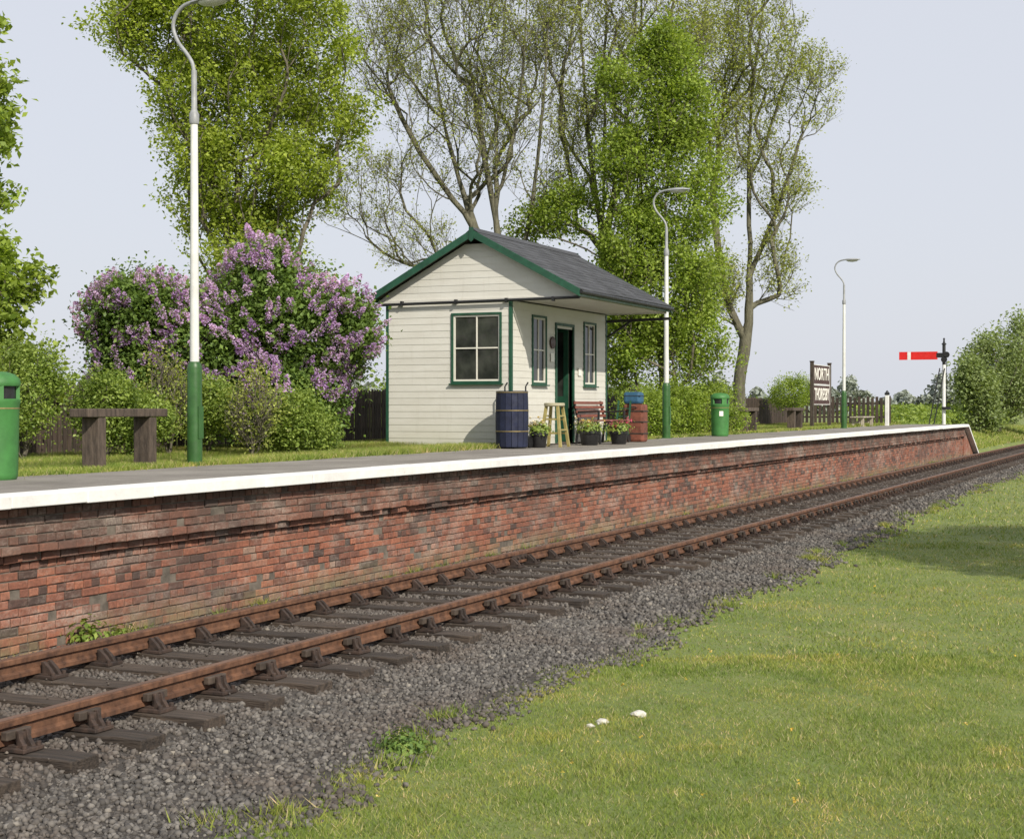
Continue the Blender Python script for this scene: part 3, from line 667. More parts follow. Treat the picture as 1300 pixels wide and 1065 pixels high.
# ------------------------------------------------ lamps
def lamp_template():
    root=thing('street_lamp',(0,0,0),'tall white swan neck lamp post with green base','street lamp',group='lamp posts along the platform')
    B=MB(); B.lathe((0,0,0),[(.13,0),(.13,.03),(.095,.04),(.09,1.22),(.085,1.26),(.06,1.30)],20); B.box((.085,-.05,.35),(.098,.05,.75)); B.obj('base',M_dgreen,root,smooth=True)
    B=MB(); B.lathe((0,0,0),[(.055,1.29),(.058,1.3),(.045,4.25),(.045,4.26)],16); B.obj('post',M_white,root,smooth=True)
    B=MB(); B.lathe((0,0,0),[(.058,4.24),(.062,4.26),(.062,4.36),(.05,4.38),(.036,4.42),(.034,4.9)],16)
    cp=[(0,4.88),(-.03,5.0),(-.12,5.13),(-.23,5.26),(-.30,5.40),(-.31,5.52),(-.26,5.63),(-.16,5.71),(-.03,5.745),(.1,5.75)]
    pts=[]
    for i in range(len(cp)-1):
        p0=cp[max(i-1,0)];p1=cp[i];p2=cp[i+1];p3=cp[min(i+2,len(cp)-1)]
        for k in range(4):
            t=k/4; q=[.5*((2*p1[j])+(-p0[j]+p2[j])*t+(2*p0[j]-5*p1[j]+4*p2[j]-p3[j])*t*t+(-p0[j]+3*p1[j]-3*p2[j]+p3[j])*t**3) for j in (0,1)]; pts.append((q[0],0,q[1]))
    pts.append((.1,0,5.75)); B.tube(pts,.024,10); B.obj('swan_neck',M_grey,root,smooth=True)
    B=MB(); vs=[];fs=[];ns=12
    secs=[(-.04,.03,.03),(.04,.06,.045),(.12,.095,.055),(.28,.12,.06),(.44,.115,.05),(.53,.07,.03),(.55,.01,.01)]
    for (x,wy,hz) in secs:
        for k in range(ns+1):
            an=math.pi*k/ns; vs.append((x,wy*math.cos(an),5.735+hz*math.sin(an)))
    for i in range(len(secs)-1):
        for k in range(ns): a_=i*(ns+1)+k; fs.append((a_,a_+1,a_+ns+2,a_+ns+1))
        fs.append((i*(ns+1),i*(ns+1)+ns+1,(i+1)*(ns+1)+ns,i*(ns+1)+ns))
    B.add(vs,fs); lh=B.obj('lantern',M_grey,root,smooth=True)
    B=MB(); vs=[];fs=[]
    secs=[(.08,.03,.02),(.14,.08,.05),(.28,.105,.065),(.42,.09,.05),(.48,.03,.015)]
    for (x,wy,hz) in secs:
        for k in range(ns+1):
            an=math.pi*k/ns; vs.append((x,wy*math.cos(an),5.73-hz*math.sin(an)))
    for i in range(len(secs)-1):
        for k in range(ns): a_=i*(ns+1)+k; fs.append((a_,a_+1,a_+ns+2,a_+ns+1))
    B.add(vs,fs); B.obj('lens',M_lens,lh,smooth=True)
    return root
LP=lamp_template(); LP.location=(-11.34,15.8,PT-.02)
copy_thing(LP,(-11.2,33.95,PT-.02)); copy_thing(LP,(-10.95,52.4,PT-.02))
# ------------------------------------------------ bins
def bin_template():
    root=thing('litter_bin',(0,0,0),'green round litter bin with domed hood on the platform','litter bin',group='green litter bins')
    B=MB(); B.lathe((0,0,0),[(.19,0),(.205,.02),(.21,.06),(.218,.40),(.225,.74),(.235,.76),(.235,.79),(.22,.80)],28); B.obj('body',M_bin,root,smooth=True)
    B=MB(); B.lathe((0,0,0),[(.198,.80),(.198,.93)],24); B.obj('opening',M_black,root)  # solid black drum; shade inside the hood gaps is put into its colour
    B=MB()
    for k in range(4):
        an=math.pi/4+k*math.pi/2; M=Matrix.Rotation(an,4,'Z'); B.box((.188,-.065,.79),(.224,.065,.935),M=M)
    B.lathe((0,0,0),[(.232,.925),(.237,.935),(.237,.965),(.225,1.0),(.185,1.04),(.11,1.065),(.001,1.072)],28); B.obj('hood',M_bin,root,smooth=True)
    B=MB(); B.lathe((0,0,0),[(.2265,.700),(.2265,.712)],28) ; B.obj('gold_band',M_gold,root)
    B=MB()
    for k in range(5):
        a0=math.radians(-78+k*5); a1=math.radians(-73+k*5); R=.2262
        B.add([(R*math.cos(a0),R*math.sin(a0),.50),(R*math.cos(a1),R*math.sin(a1),.50),(R*math.cos(a1),R*math.sin(a1),.62),(R*math.cos(a0),R*math.sin(a0),.62)],[(0,1,2,3)])
    B.obj('sticker',M_letter,root)
    return root
BN=bin_template(); BN.location=(-10.84,11.80,PT); copy_thing(BN,(-10.75,36.8,PT))
def sbench_template():
    root=thing('sleeper_bench',(0,0,0),'rough bench made of old dark timber sleepers','bench',group='timber sleeper benches')
    B=MB(); B.box((-.15,-.75,.62),(.13,.75,.72)); B.obj('seat',M_benchwood,root,bev=.012)
    for y in (-.48,.48):
        B=MB(); B.box((-.135,y-.07,-.05),(.115,y+.07,.618)); B.obj('leg',M_benchwood,root,bev=.012)
    return root
SB=sbench_template(); SB.location=(-11.8,14.95,PT-.02)
copy_thing(SB,(-12,44,PT-.02)); copy_thing(SB,(-12,49.8,PT-.02))
# ------------------------------------------------ things by the hut
tr=thing('barrel',(-10.87,24.42,PT),'dark navy round staved barrel with thin gold hoops by the hut','barrel')
B=MB(); ns=16
for k in range(ns):
    a0=2*math.pi*(k+.04)/ns; a1=2*math.pi*(k+.96)/ns; vs=[]
    for (rr_,z) in ((.275,.03),(.286,.3),(.288,.55),(.284,.8),(.276,1.0)):
        for a_ in (a0,a1): vs+=[(rr_*math.cos(a_),rr_*math.sin(a_),z),((rr_-.02)*math.cos(a_),(rr_-.02)*math.sin(a_),z)]
    fs=[]
    for i in range(4):
        q=i*4; fs+=[(q,q+2,q+6,q+4),(q+1,q+5,q+7,q+3),(q,q+4,q+5,q+1),(q+2,q+3,q+7,q+6)]
    fs+=[(0,1,3,2),(16,18,19,17)]; B.add(vs,fs)
B.lathe((0,0,0),[(.262,.05),(.268,.5),(.262,.95)],24)
B.obj('body',M_navy,tr)
for zc,rz in ((.30,.2885),(.66,.2895),(.975,.2795)):
    B=MB(); B.lathe((0,0,0),[(rz,zc-.008),(rz+.003,zc-.007),(rz+.003,zc+.007),(rz,zc+.008)],32); B.obj('hoop',M_gold,tr,smooth=True)
sk=thing('sack_truck',(-10.95,24.74,PT),'black iron sack truck standing behind the navy barrel','sack truck')
B=MB()
for x in (-.2,.2): B.tube([(x,0,.05),(x,0,1.08),(x,.1,1.15)],.014,8)
for z in (.3,.6,.9): B.tube([(-.2,0,z),(.2,0,z)],.011,8)
B.box((-.22,-.5,.012),(.22,0,.028)); B.obj('frame',M_black,sk)
for x in (-.27,.27):
    B=MB(); B.tube([(x-.02,.03,.11),(x+.02,.03,.11)],.11,18); B.obj('wheel',M_black,sk)
st=thing('wooden_stool',(-10.56,25.6,PT),'tall ochre painted wooden stool with pale seat','stool')
B=MB(); B.lathe((0,0,0),[(.17,.73),(.19,.745),(.19,.785),(.175,.795),(.001,.796)],20); B.obj('seat',M_stooltop,st,smooth=True)
for sx in (-1,1):
    for sy in (-1,1):
        B=MB(); B.beam((sx*.20,sy*.20,0),(sx*.11,sy*.11,.74),.05,.05); B.obj('leg',M_stool,st,bev=.004)
B=MB()
for z in (.25,.5):
    k=.20-.09*z/.745
    for s in (-1,1): B.beam((-k,s*k,z),(k,s*k,z),.03,.03); B.beam((s*k,-k,z+.06),(s*k,k,z+.06),.03,.03)
B.obj('stretcher',M_stool,st)
def planter(loc,r0,h,label,seed,fm):
    o=thing('flower_tub',loc,label,'flower tub',group='flower tubs beside the hut')
    B=MB(); B.lathe((0,0,0),[(r0*.72,0),(r0*.76,.01),(r0*.95,h*.8),(r0*1.05,h*.82),(r0*1.05,h),(r0*.95,h),(r0*.93,h*.93)],20); B.obj('tub',M_black,o,smooth=True)
    r_=np.random.default_rng(seed); q=r_.normal(0,1,(520,3))*np.array([r0*.6,r0*.6,.06])+np.array([0,0,h+.06]); q[:,2]=np.maximum(q[:,2],h*.85)
    me=leafmesh('foliage',q,.06,seed); f=bpy.data.objects.new('foliage',me); link(f); f.parent=o; me.materials.append(L_shrub)
    c=r_.normal(0,1,(34,3))*np.array([r0*.65,r0*.65,.045])+np.array([0,0,h+.15]); q=np.repeat(c,8,0)+r_.normal(0,.015,(272,3))
    me=leafmesh('blooms',q,.035,seed,.9,1,tintb=np.repeat(r_.uniform(0,1,34),8)); f=bpy.data.objects.new('blooms',me); link(f); f.parent=o; me.materials.append(fm)
planter((-10.6,24.98,PT),.16,.27,'black tub with pale yellow and white flowers',1,L_flow)
planter((-10.42,27.0,PT),.20,.27,'black tub of yellow and white spring flowers',2,L_flow)
planter((-10.2,28.0,PT),.18,.25,'black tub with pink and red flowers',3,L_pink)
bn=thing('platform_bench',(-10.78,28.5,PT),'red brown slatted bench with dark iron ends facing the track','bench')
for y in (-.72,.72):
    B=MB(); B.beam((.28,y,0),(.24,y,.42),.04,.05); B.beam((-.22,y,0),(-.16,y,.45),.04,.05); B.beam((-.18,y,.42),(.27,y,.42),.04,.045); B.beam((-.16,y,.43),(-.27,y,.84),.04,.05); B.beam((-.2,y,.62),(.26,y,.64),.045,.035); B.beam((.24,y,.42),(.25,y,.64),.04,.035); B.obj('iron_end',M_black,bn,bev=.005)
B=MB()
for i in range(5): x=-.13+i*.095; B.box((x,-.78,.445),(x+.07,.78,.47))
B.obj('seat',M_redslat,bn,bev=.004)
B=MB()
for i in range(4): z=.52+i*.085; x=-.165-(z-.45)*.25; B.box((x,-.78,z),(x+.025,.78,z+.055))
B.obj('backrest',M_redslat,bn,bev=.004)
sc=thing('upright_suitcase',(-10.58,30.05,PT),'worn reddish brown leather travelling trunk standing upright','suitcase')
B=MB(); B.box((-.22,-.17,0),(.22,.17,.78)); B.obj('body',M_case,sc,bev=.05)
B=MB()
for z in (.16,.40,.62): B.box((-.226,-.176,z),(.226,.176,z+.03))
B.obj('strap',M_brownwood,sc,bev=.003)
B=MB(); B.tube([(-.08,-.175,.70),(-.07,-.21,.72),(.07,-.21,.72),(.08,-.175,.70)],.012,8); B.obj('handle',M_black,sc)
bx=thing('blue_tin_case',(-10.62,30.05,PT+.782),'small blue tin case resting on the brown suitcase','case')
B=MB(); B.box((-.19,-.14,0),(.19,.14,.25)); B.obj('body',M_blue,bx,bev=.06)
B=MB(); B.box((-.193,-.143,.16),(.193,.143,.172)); B.obj('rim',M_black,bx)
B=MB(); B.tube([(-.07,0,.245),(-.05,0,.29),(.05,0,.29),(.07,0,.245)],.01,8); B.obj('handle',M_black,bx)
gb=thing('luggage_barrow',(-10.75,29.66,PT),'green wooden luggage barrow leaning by the suitcase','luggage barrow')
B=MB()
for x in (-.13,.13): B.beam((x,0,.05),(x,.2,.85),.035,.03)
for i in range(4): t=.2+.2*i; B.beam((-.13,.2*t,.05+.8*t),(.13,.2*t,.05+.8*t),.03,.02)
B.obj('frame',M_trim,gb)
for x in (-.17,.17):
    B=MB(); B.tube([(x-.015,-.02,.08),(x+.015,-.02,.08)],.08,16); B.obj('wheel',M_black,gb)
# ------------------------------------------------ station sign
def text_mesh(txt,size,name,mat,parent,loc,rot,sx=1,ext=.006):
    cu=bpy.data.curves.new(name,'FONT'); cu.body=txt; cu.size=size; cu.extrude=ext; cu.align_x='CENTER'; cu.align_y='CENTER'; cu.offset=.013*size; cu.space_character=1.12
    to=bpy.data.objects.new(name+'_t',cu); link(to); bpy.context.view_layer.update()
    me=bpy.data.meshes.new_from_object(to); bpy.data.objects.remove(to)
    me.materials.clear(); me.materials.append(mat); o=bpy.data.objects.new(name,me); link(o); o.parent=parent; o.location=loc; o.rotation_euler=rot; o.scale=(sx,1,1); return o
sg=thing('station_name_sign',(-12.5,55.8,PT-.02),'station sign reading NORTH THORESBY in white on maroon boards','station sign')
for y in (-1.42,1.42):
    B=MB(); B.box((-.06,y-.06,-.02),(.06,y+.06,2.35)); B.box((-.075,y-.075,2.35),(.075,y+.075,2.39)); B.obj('post',M_benchwood,sg,bev=.006)
for z0,z1,tx,sx in ((1.58,2.25,'NORTH',1),(.85,1.52,'THORESBY',.72)):
    B=MB(); B.box((-.03,-1.355,z0),(.03,1.355,z1)); bo=B.obj('name_board',M_dbrown,sg)
    B=MB(); B.box((-.032,-1.355,z0-.022),(.04,1.355,z0-.0)); B.box((-.032,-1.355,z1),(.04,1.355,z1+.022)); B.box((.031,-1.35,z0),(.04,-1.32,z1)); B.box((.031,1.32,z0),(.04,1.35,z1)); B.obj('board_edge',M_white,bo)
    text_mesh(tx,.62,'lettering',M_letter,bo,(.036,0,(z0+z1)/2),(math.pi/2,0,math.pi/2),sx)
# ------------------------------------------------ semaphore
sm=thing('semaphore_signal',(-9.75,66.9,.9),'railway semaphore signal with red and white horizontal arm','railway signal')
B=MB(); B.tube([(0,0,-1),(0,0,2.9)],[.085,.07],12); B.obj('post',M_white,sm,smooth=True)
B=MB(); B.tube([(0,0,2.9),(0,0,3.75)],[.072,.07],12); B.lathe((0,0,3.75),[(.1,0),(.1,.04),(.05,.08),(.03,.2),(.05,.24),(.001,.3)],12); B.obj('post_top',M_black,sm,smooth=True)
arm=MB(); arm.box((-1.85,-.12,3.12),(-.25,-.10,3.46)); A_=arm.obj('signal_arm',M_red,sm)
B=MB(); B.box((-1.50,-.124,3.121),(-1.36,-.096,3.459)); B.obj('white_stripe',M_white,A_)
B=MB()
for (x,z) in ((.12,3.32),(.02,3.12)): B.tube([(x,-.13,z),(x,-.09,z)],.13,16)
B.box((-.3,-.122,3.2),(.2,-.098,3.4)); B.obj('spectacle_plate',M_black,sm)
B=MB(); B.box((-.10,.09,3.1),(.08,.26,3.35)); B.lathe((-.01,.17,3.35),[(.06,0),(.06,.05),(.02,.08)],10); B.obj('signal_lamp',M_black,sm)
B=MB(); B.tube([(.1,0,1.2),(.1,0,3.2)],.012,6); B.box((-.05,-.2,1.0),(.3,-.08,1.12)); B.obj('operating_rod',M_black,sm)
B=MB()
for dx in (-.10,.10): B.beam((dx-.05,-.15,2.75),(dx-.52,-.5,-.1),.04,.05)
for i in range(11):
    t=(i+.5)/11; B.beam((-.15-.47*t,-.15-.35*t,2.75-2.85*t),(.05-.47*t,-.15-.35*t,2.75-2.85*t),.02,.02)
B.obj('ladder',M_black,sm)
wp=thing('white_marker_post',(-11.0,60.7,PT-.02),'short white post with black cap at the platform end','post')
B=MB(); B.box((-.07,-.07,0),(.07,.07,1.22)); B.obj('post',M_white,wp,bev=.01)
B=MB(); B.box((-.085,-.085,1.22),(.085,.085,1.30)); B.lathe((0,0,1.30),[(.08,0),(.03,.08),(.001,.1)],8); B.obj('cap',M_black,wp)
tb=thing('low_slatted_bench',(-11.5,58.4,PT),'low weathered pale wooden slatted bench','bench')
B=MB()
for i in range(4): B.box((-.25+i*.13,-1.1,.33),(-.14+i*.13,1.1,.37))
B.obj('seat',M_palewood,tb)
for y in (-.85,.85):
    B=MB(); B.box((-.22,y-.05,0),(-.12,y+.05,.329)); B.box((.12,y-.05,0),(.22,y+.05,.329)); B.box((-.118,y-.03,.12),(.118,y+.03,.2)); B.obj('leg',M_palewood,tb)
pf=thing('picket_barrier',(-12.7,63.5,PT-.02),'dark weathered wooden picket barrier near the platform end','fence')
B=MB()
for i in range(20): B.box((-2.3+i*.18,-.2,.05),(-2.19+i*.18,-.175,1.15+.03*math.sin(i*3)),t=rr.random())
for z in (.3,.85): B.box((-2.35,-.174,z),(1.35,-.14,z+.07))
B.obj('pickets',M_brownwood,pf,tint=True)
for x in (-2.3,-.5,1.3):
    B=MB(); B.box((x-.05,-.139,-.05),(x+.05,-.04,1.2)); B.obj('post',M_brownwood,pf,tint=True)
# ------------------------------------------------ fence
fc=thing('picket_fence',(-16,38,1.24),'long dark brown wooden picket fence behind the platform','fence')
B=MB(); y=10.0
while y<66:
    h=1.08+rr.uniform(-.03,.03); x=-15.7+rr.uniform(-.006,.006); B.add([(x-.01,y,1.26),(x+.01,y,1.26),(x+.01,y+.085,1.26),(x-.01,y+.085,1.26),(x-.01,y,1.24+h),(x+.01,y,1.24+h),(x+.01,y+.085,1.24+h),(x-.01,y+.085,1.24+h),(x-.01,y+.042,1.29+h),(x+.01,y+.042,1.29+h)],[(0,3,2,1),(0,1,5,4),(1,2,6,5),(2,3,7,6),(3,0,4,7),(4,5,9,8),(5,6,9),(6,7,8,9),(7,4,8)],rr.random()); y+=.115
B.obj('pickets',M_brownwood,fc,shift=fc.location,tint=True)
B=MB()
for z in (1.5,2.0): B.box((-15.76,10,z),(-15.712,66,z+.08))
B.obj('rail',M_brownwood,fc,shift=fc.location,tint=True)
y=10
while y<=66:
    B=MB(); B.box((-15.86,y-.05,1.2),(-15.762,y+.05,2.38)); B.obj('post',M_brownwood,fc,shift=fc.location,tint=True); y+=2.7
# ------------------------------------------------ shrubs and lilac
def bush(name,label,category,seed,base,E,nleaf,lsize,lm,nclump,ntar=120,R=.05,group=None,sig=.16,flowers=0,blossom=None,bark=None,fmin=.6):
    r_=np.random.default_rng(seed); base=np.array(base,float)
    o=thing(name,base,label,category,group)
    E=lumpy(E,r_,5,.34,base[2]+.15)
    T=ells(E,ntar,r_,.4); T=T[T[:,2]>base[2]+.1]
    P,par,D,cnt,rad,kids=grow(seed,[[base,base+np.array([.05,.02,.35])]],T,R,.005,.25,.03)
    i=np.arange(1,len(P)); me=tubemesh('stems',P[par[i]]-base,P[i]-base,np.minimum(rad[par[i]],rad[i]*1.4),rad[i],4); b_=bpy.data.objects.new('stems',me); link(b_); b_.parent=o; me.materials.append(bark or M_bark)
    C=ells(E,nclump,r_,.72); C=C[C[:,2]>base[2]-.05]
    k=r_.integers(0,len(C),nleaf); LPp=C[k]+r_.normal(0,1,(nleaf,3))*sig*r_.uniform(.5,1.3,len(C))[k][:,None]
    ok=LPp[:,2]>base[2]+.02; LPp=LPp[ok]; k=k[ok]
    me=leafmesh('crown',LPp-base,lsize,seed,tintb=r_.uniform(.1,.9,len(C))[k]); c=bpy.data.objects.new('crown',me); link(c); c.parent=o; me.materials.append(lm)
    if flowers:
        pts=[];tt=[]; ctr=np.mean([q[0] for q in E],0)
        FC=ells([(q[0],q[1]+.09,q[2]+.09,q[1]*q[1]) for q in E],flowers*6,r_,.96)
        keep=[]
        for p in FC:
            ins=max(1-(((p-np.array(q[0]))/np.array([q[1],q[1],q[2]]))**2).sum() for q in E)
            if ins<.0 and p[2]>base[2]+fmin+r_.uniform(-.2,.5) and math.sin(p[0]*4.1+p[2]*3.3)*math.sin(p[1]*3.7-p[2]*2.9)>-.7: keep.append(p)
        keep=np.array(keep)[r_.permutation(len(keep))][:flowers]
        for p in keep:
            d=(p-ctr); d[2]=abs(d[2])+.8; d+=r_.normal(0,.25,3); d/=np.linalg.norm(d); L=r_.uniform(.15,.25); m=90; wd=r_.uniform(.06,.095)
            t=r_.uniform(0,1,m)**1.2; rad_=wd*(1-t)**.6*r_.uniform(.5,1.1,m)+.006; dd=r_.normal(size=(m,3)); dd-=np.outer(dd@d,d); dd/=np.linalg.norm(dd,axis=1)[:,None]
            pts.append(p+np.outer(t*L,d)+dd*rad_[:,None]); tt.append(np.clip(np.full(m,r_.uniform(.15,.9))+.2*(t-.3),0,1))
        me=leafmesh('blossom',np.concatenate(pts)-base,.034,seed+1,.9,.2,tintb=np.concatenate(tt)); c=bpy.data.objects.new('blossom',me); link(c); c.parent=o; me.materials.append(blossom)
    return o
ZL=25.5
bush('lilac_bush','large lilac bush covered in purple blossom behind the platform','bush',21,gz(340,ZL),
 [e(330,400,ZL,.85,1.1),e(280,450,ZL,1.0,1.0),e(405,430,ZL,.85,.95),e(335,345,ZL,.5,.42),e(435,415,ZL-.3,.50,.70),e(350,510,ZL-.3,1.0,.7),e(395,510,ZL-.2,.6,.6)],74000,.085,L_dark,2100,flowers=580,blossom=L_lilac,ntar=200)
bush('lilac_bush.001','rounded lilac bush with purple blossom beside a fence','bush',22,gz(185,ZL),
 [e(180,400,ZL,.85,.62),e(140,405,ZL,.45,.5),e(220,420,ZL-.2,.6,.75),e(185,480,ZL,.9,.8)],44000,.085,L_dark,1200,flowers=360,blossom=L_lilac,ntar=140)
specs=[(135,21.5,520,.45,.5,L_shrub),(215,22.5,505,.36,.68,L_olive),(320,22.5,520,.40,.66,L_olive),(170,22,535,.5,.4,L_shrub),(265,23.2,520,.5,.50,L_shrub),(395,24,550,.45,.3,L_shrub),(30,21,500,.55,.65,L_shrub),(375,23.4,535,.4,.42,L_shrub)]
for i,(px,Z,py,rh,rv,lm) in enumerate(specs):
    sparse=lm is L_olive
    bush('shrub','twiggy brownish shrub with sparse new leaves' if sparse else 'small green shrub in front of the fence','shrub',50+i,gz(px,Z),[e(px,py,Z,rh,rv)],1700 if sparse else 9000,.05,lm,250,ntar=900 if sparse else 90,R=.03,group='shrubs along the fence',sig=.1)
for i,(px,Z,py,rh,rv) in enumerate([(865,41,520,.8,.7),(900,43,515,.9,.8),(825,38,525,.7,.6),(1003,60,500,.9,.65)]):
    bush('shrub','small green shrub in front of the fence','shrub',70+i,gz(px,Z),[e(px,py,Z,rh,rv)],7000,.075,L_lime,200,ntar=80,R=.03,group='shrubs along the fence',sig=.14)
# ------------------------------------------------ trees
Z=38.
tree('leafy_tree','tall tree with dense fresh green spring leaves','tree',31,gz(312,Z),
 [[gz(312,Z),W(308,430,Z),W(302,330,Z),W(300,200,Z),W(300,60,Z),W(305,-80,Z)],[W(303,330,Z),W(325,240,Z),W(345,120,Z),W(355,0,Z)],[W(305,360,Z),W(275,250,Z),W(255,150,Z),W(235,50,Z)],[W(300,250,Z),W(320,130,Z+.5),W(325,0,Z+.6)]],
 [e(205,45,Z,1.3,1.1),e(175,25,Z,.7,.8,2),e(240,120,Z,1.1,1.2,3),e(300,20,Z,2.4,2.0),e(395,70,Z,1.4,1.8),e(300,140,Z,1.9,1.7),e(312,235,Z,1.9,1.5,7),e(415,150,Z,1.0,1.1,2.4),e(300,-90,Z,2.4,2.0,5),e(320,320,Z,1.6,1.2,5),e(250,250,Z,.9,1.1,2.4),e(385,235,Z,.9,1.0,2.0),e(300,390,Z,1.2,1.0,1.8)],
 2200,.16,.006,L_fresh,104000,.105,M_bark,sig=.14,sprays=2)
Z=43.
tree('sparse_tree','large spreading tree with mostly bare branches and buds','tree',32,gz(640,Z),
 [[gz(640,Z),W(640,440,Z),W(632,330,Z),W(630,200,Z),W(638,80,Z),W(645,-60,Z)],[W(634,360,Z),W(602,290,Z),W(562,235,Z),W(520,170,Z),W(485,90,Z),W(460,0,Z)],[W(632,300,Z),W(612,180,Z),W(592,60,Z),W(578,-60,Z)],[W(638,380,Z),W(668,300,Z),W(685,180,Z),W(695,40,Z),W(700,-60,Z)],[W(562,235,Z),W(510,225,Z),W(455,235,Z),W(425,270,Z)],[W(602,290,Z),W(570,180,Z+.5),W(548,60,Z+1),W(535,-50,Z+1)],[W(634,250,Z),W(660,120,Z-.5),W(672,-40,Z-.6)]],
 [e(560,60,Z,2.4,2.4),e(480,50,Z,1.2,1.9,4),e(650,50,Z,2.2,2.6),e(470,250,Z,1.2,1.3,3.5),e(580,200,Z,1.9,1.4),e(680,190,Z,1.3,1.9),e(600,-90,Z,3.0,1.8,8),e(530,310,Z,1.2,.8,2)],
 3000,.20,.0055,L_olive,34000,.075,M_bark2,sig=.09,sprays=3,spray_len=.6)
Z=45.
tree('sparse_tree.001','tall tree with olive green opening buds on upright branches','tree',33,gz(765,Z),
 [[gz(765,Z),W(765,420,Z),W(766,320,Z),W(750,200,Z),W(740,80,Z),W(732,-60,Z)],[W(766,320,Z),W(783,220,Z),W(800,120,Z),W(818,0,Z)],[W(766,280,Z),W(768,150,Z),W(769,20,Z),W(772,-60,Z)],[W(800,150,Z),W(838,80,Z),W(870,0,Z)]],
 [e(740,50,Z,1.9,2.6),e(820,40,Z,2.0,2.2),e(770,200,Z,1.6,1.8,6),e(880,50,Z,1.0,1.8,3),e(780,-90,Z,3,1.8,8),e(710,260,Z,.9,1.0,1.5)],
 2400,.17,.0055,L_olive,38000,.08,M_bark2,sig=.11,sprays=3,spray_len=.55)
Z=42.
tree('leafy_tree.001','bright green leafy maple tree behind the hut','tree',34,gz(845,Z),
 [[gz(845,Z),W(842,470,Z),W(838,380,Z),W(845,260,Z),W(858,150,Z),W(862,60,Z)],[W(840,430,Z),W(805,370,Z),W(795,300,Z)],[W(842,400,Z),W(880,330,Z),W(890,240,Z)]],
 [e(855,250,Z,1.4,1.7),e(840,380,Z,1.7,1.6),e(868,150,Z,1.0,1.1,1.9),e(850,70,Z,.9,.8,.9),e(800,320,Z,.9,1.4,2.5),e(880,440,Z,1.0,1.1,2),e(800,440,Z,1.0,1.3,2),e(725,270,Z+1,1.0,.7,.9),e(810,120,Z,1.1,.9,.9),e(680,285,Z+1,.7,.4,.4),e(790,210,Z,.8,.8,1.1)],
 1500,.15,.006,L_lime,82000,.105,M_bark,sig=.16,sprays=2)
Z=48.
tree('sparse_tree.002','slender tree with thin olive foliage and forked trunk','tree',35,gz(938,Z),
 [[gz(938,Z),W(940,470,Z),W(950,410,Z),W(952,330,Z),W(950,240,Z),W(955,120,Z),W(970,0,Z)],[W(945,430,Z),W(920,370,Z),W(908,290,Z),W(902,200,Z)],[W(951,350,Z),W(985,270,Z),W(1008,200,Z),W(1035,130,Z)],[W(950,400,Z),W(975,365,Z),W(995,325,Z)],[W(952,230,Z),W(985,140,Z),W(1010,50,Z)]],
 [e(965,60,Z,1.5,2.3),e(1015,120,Z,1.4,1.5),e(930,180,Z,1.2,1.8,4),e(985,230,Z,1.1,1.2,2.5),e(985,345,Z,.75,1.3,1.7),e(910,360,Z,.9,1.3,2),e(910,80,Z,1.0,1.7,3),e(985,-60,Z,1.5,1.3,3)],
 1700,.19,.0055,L_olive,33000,.085,M_bark2,sig=.11,sprays=3,spray_len=.55)
Z=23.
tree('chestnut_tree','chestnut tree with large drooping bright green leaves','tree',36,gz(-85,Z),
 [[gz(-85,Z),W(-80,400,Z),W(-85,250,Z),W(-90,60,Z)],[W(-85,300,Z),W(-50,220,Z),W(-5,185,Z)],[W(-85,200,Z),W(-50,120,Z),W(-5,115,Z)]],
 [e(-80,330,Z,1.1,1.0),e(-10,385,Z,.65,.85,2.2),e(-25,170,Z,.45,.35,.7),e(-100,120,Z,1.1,1.4),e(10,490,Z,.65,.7,2),e(-25,115,Z,.40,.2,.3),e(-30,265,Z,.50,.25,.5),e(-35,40,Z,.35,.15,.12)],
 420,.16,.007,L_lime,18000,.12,M_bark,sig=.085,sprays=2)
for i,(px,Z,py,rh,rv) in enumerate([(1268,92,472,2.1,2.5),(1303,100,460,2.2,2.9),(1345,96,470,2.6,2.7),(1240,88,500,1.0,1.2)]):
    b=gz(px,Z,.6); tree('hedgerow_tree','rounded green hedgerow tree beyond the platform','tree',80+i,b,[[b,W(px,py+20,Z)]],[e(px,py,Z,rh,rv),e(px+12,py+30,Z,rh*.9,rv*.6),e(px-10,py-20,Z,rh*.5,rv*.7,2)],260,.14,.012,L_far,12000,.20,M_bark,sig=.28,sprays=1,group='hedgerow trees')
cx,cy=(12.3*CT-16.8*ST),(12.3*ST+16.8*CT)
b=np.array([cx,cy,-.12])
tree('lawn_tree','leafy tree on the lawn opposite the platform','tree',90,b,[[b,b+[0,0,2.5],b+[.2,.1,5.5]]],[(b+[0,0,5.6],2.4,1.9,6),(b+[1.6,1.2,5.2],1.8,1.3,3),(b+[-1.4,-1.9,5.0],1.7,1.3,3)],400,.16,.012,L_fresh,26000,.15,M_bark,sig=.25,sprays=1)
def band(name,label,n,fn,size,m,seed):
    r_=np.random.default_rng(seed); P=fn(r_,n); return thing(name,(0,0,0),label,'hedge',kind='stuff',mesh=leafmesh(name,P,size,seed),mat=m)
def f1(r_,n):
    y=r_.uniform(8,72,n); top=1.35+.35*np.sin(y*.7)+.25*np.sin(y*1.9+1); z=1.25+top*r_.uniform(0,1,n)**.7; x=-(19.5+r_.normal(0,.55,n)); return np.stack([x,y,z],1)
band('hedge','loose green hedge behind the wooden fence',60000,f1,.11,L_shrub,61)
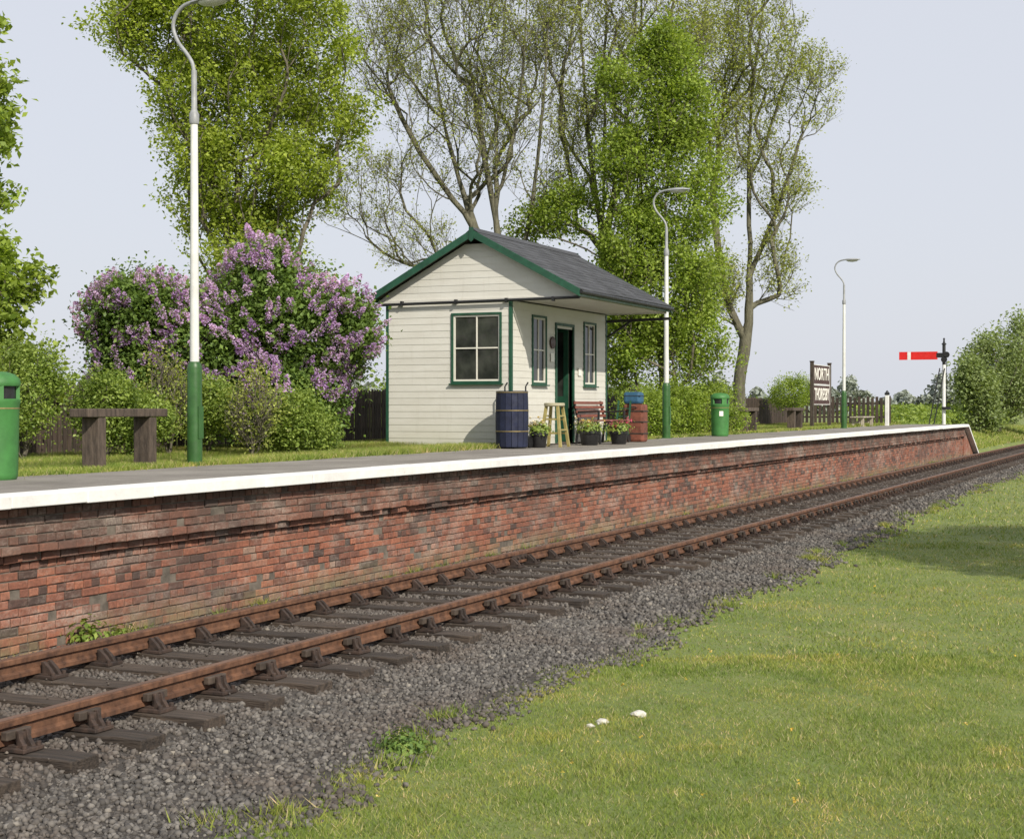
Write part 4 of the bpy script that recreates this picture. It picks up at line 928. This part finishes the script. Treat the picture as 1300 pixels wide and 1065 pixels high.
def f2(r_,n):
    y=r_.uniform(72,150,n); top=1.05+.4*np.abs(np.sin(y*.33))+.3*np.sin(y*.9); x=-(13.5+.05*(y-72)+r_.normal(0,.9,n)); z=.5+top*r_.uniform(0,1,n)**.6; return np.stack([x,y,z],1)
band('hedgerow','low light green hedgerow beyond the end of the platform',46000,f2,.19,L_shrub,62)
def f3(r_,n):
    px=r_.uniform(380,1450,n); Z=430.; top=5.5+2.6*np.sin(px*.043)+2.2*np.sin(px*.11+2)+1.6*np.sin(px*.27); X=(px-650)/1950*Z; Zr=Z+r_.normal(0,4,n)
    return np.stack([X*CT-Zr*ST,X*ST+Zr*CT,np.maximum(top,1.5)*r_.uniform(0,1,n)**.7],1)
band('far_woodland','hazy distant woodland along the flat horizon',26000,f3,1.7,L_haze,63)
# ------------------------------------------------ light, sky, camera
el=math.radians(35); hx,hy=.80,-.60
v=Vector((hx*math.cos(el),hy*math.cos(el),math.sin(el)))
sd=bpy.data.lights.new('sun','SUN'); sd.energy=5.0; sd.angle=math.radians(.5); sd.color=(1,.93,.80)
so=bpy.data.objects.new('sun',sd); link(so); so.rotation_euler=v.to_track_quat('Z','Y').to_euler()
w=bpy.data.worlds.new('World'); scene.world=w; w.use_nodes=True; nt=w.node_tree
sky=N(nt,'ShaderNodeTexSky'); sky.sky_type='NISHITA'; sky.sun_disc=False; sky.sun_elevation=el; sky.sun_rotation=math.atan2(hx,hy); sky.air_density=1.0; sky.dust_density=2.5; sky.ozone_density=1.5
bg=nt.nodes['Background']; bg.inputs['Strength'].default_value=.1
mx=mixc(nt,.85,sky.outputs[0],(7.75,8.0,8.75)); nt.links.new(mx,bg.inputs['Color'])
cam=bpy.data.cameras.new('camera'); cam.sensor_width=36; cam.lens=54; cam.clip_end=4000; cam.clip_start=.1
co=bpy.data.objects.new('camera',cam); link(co); co.location=(0,0,CAMZ); co.rotation_euler=(math.radians(90-.455),0,TH); scene.camera=co
scene.view_settings.view_transform='Standard'; scene.view_settings.look='None'; scene.view_settings.exposure=0
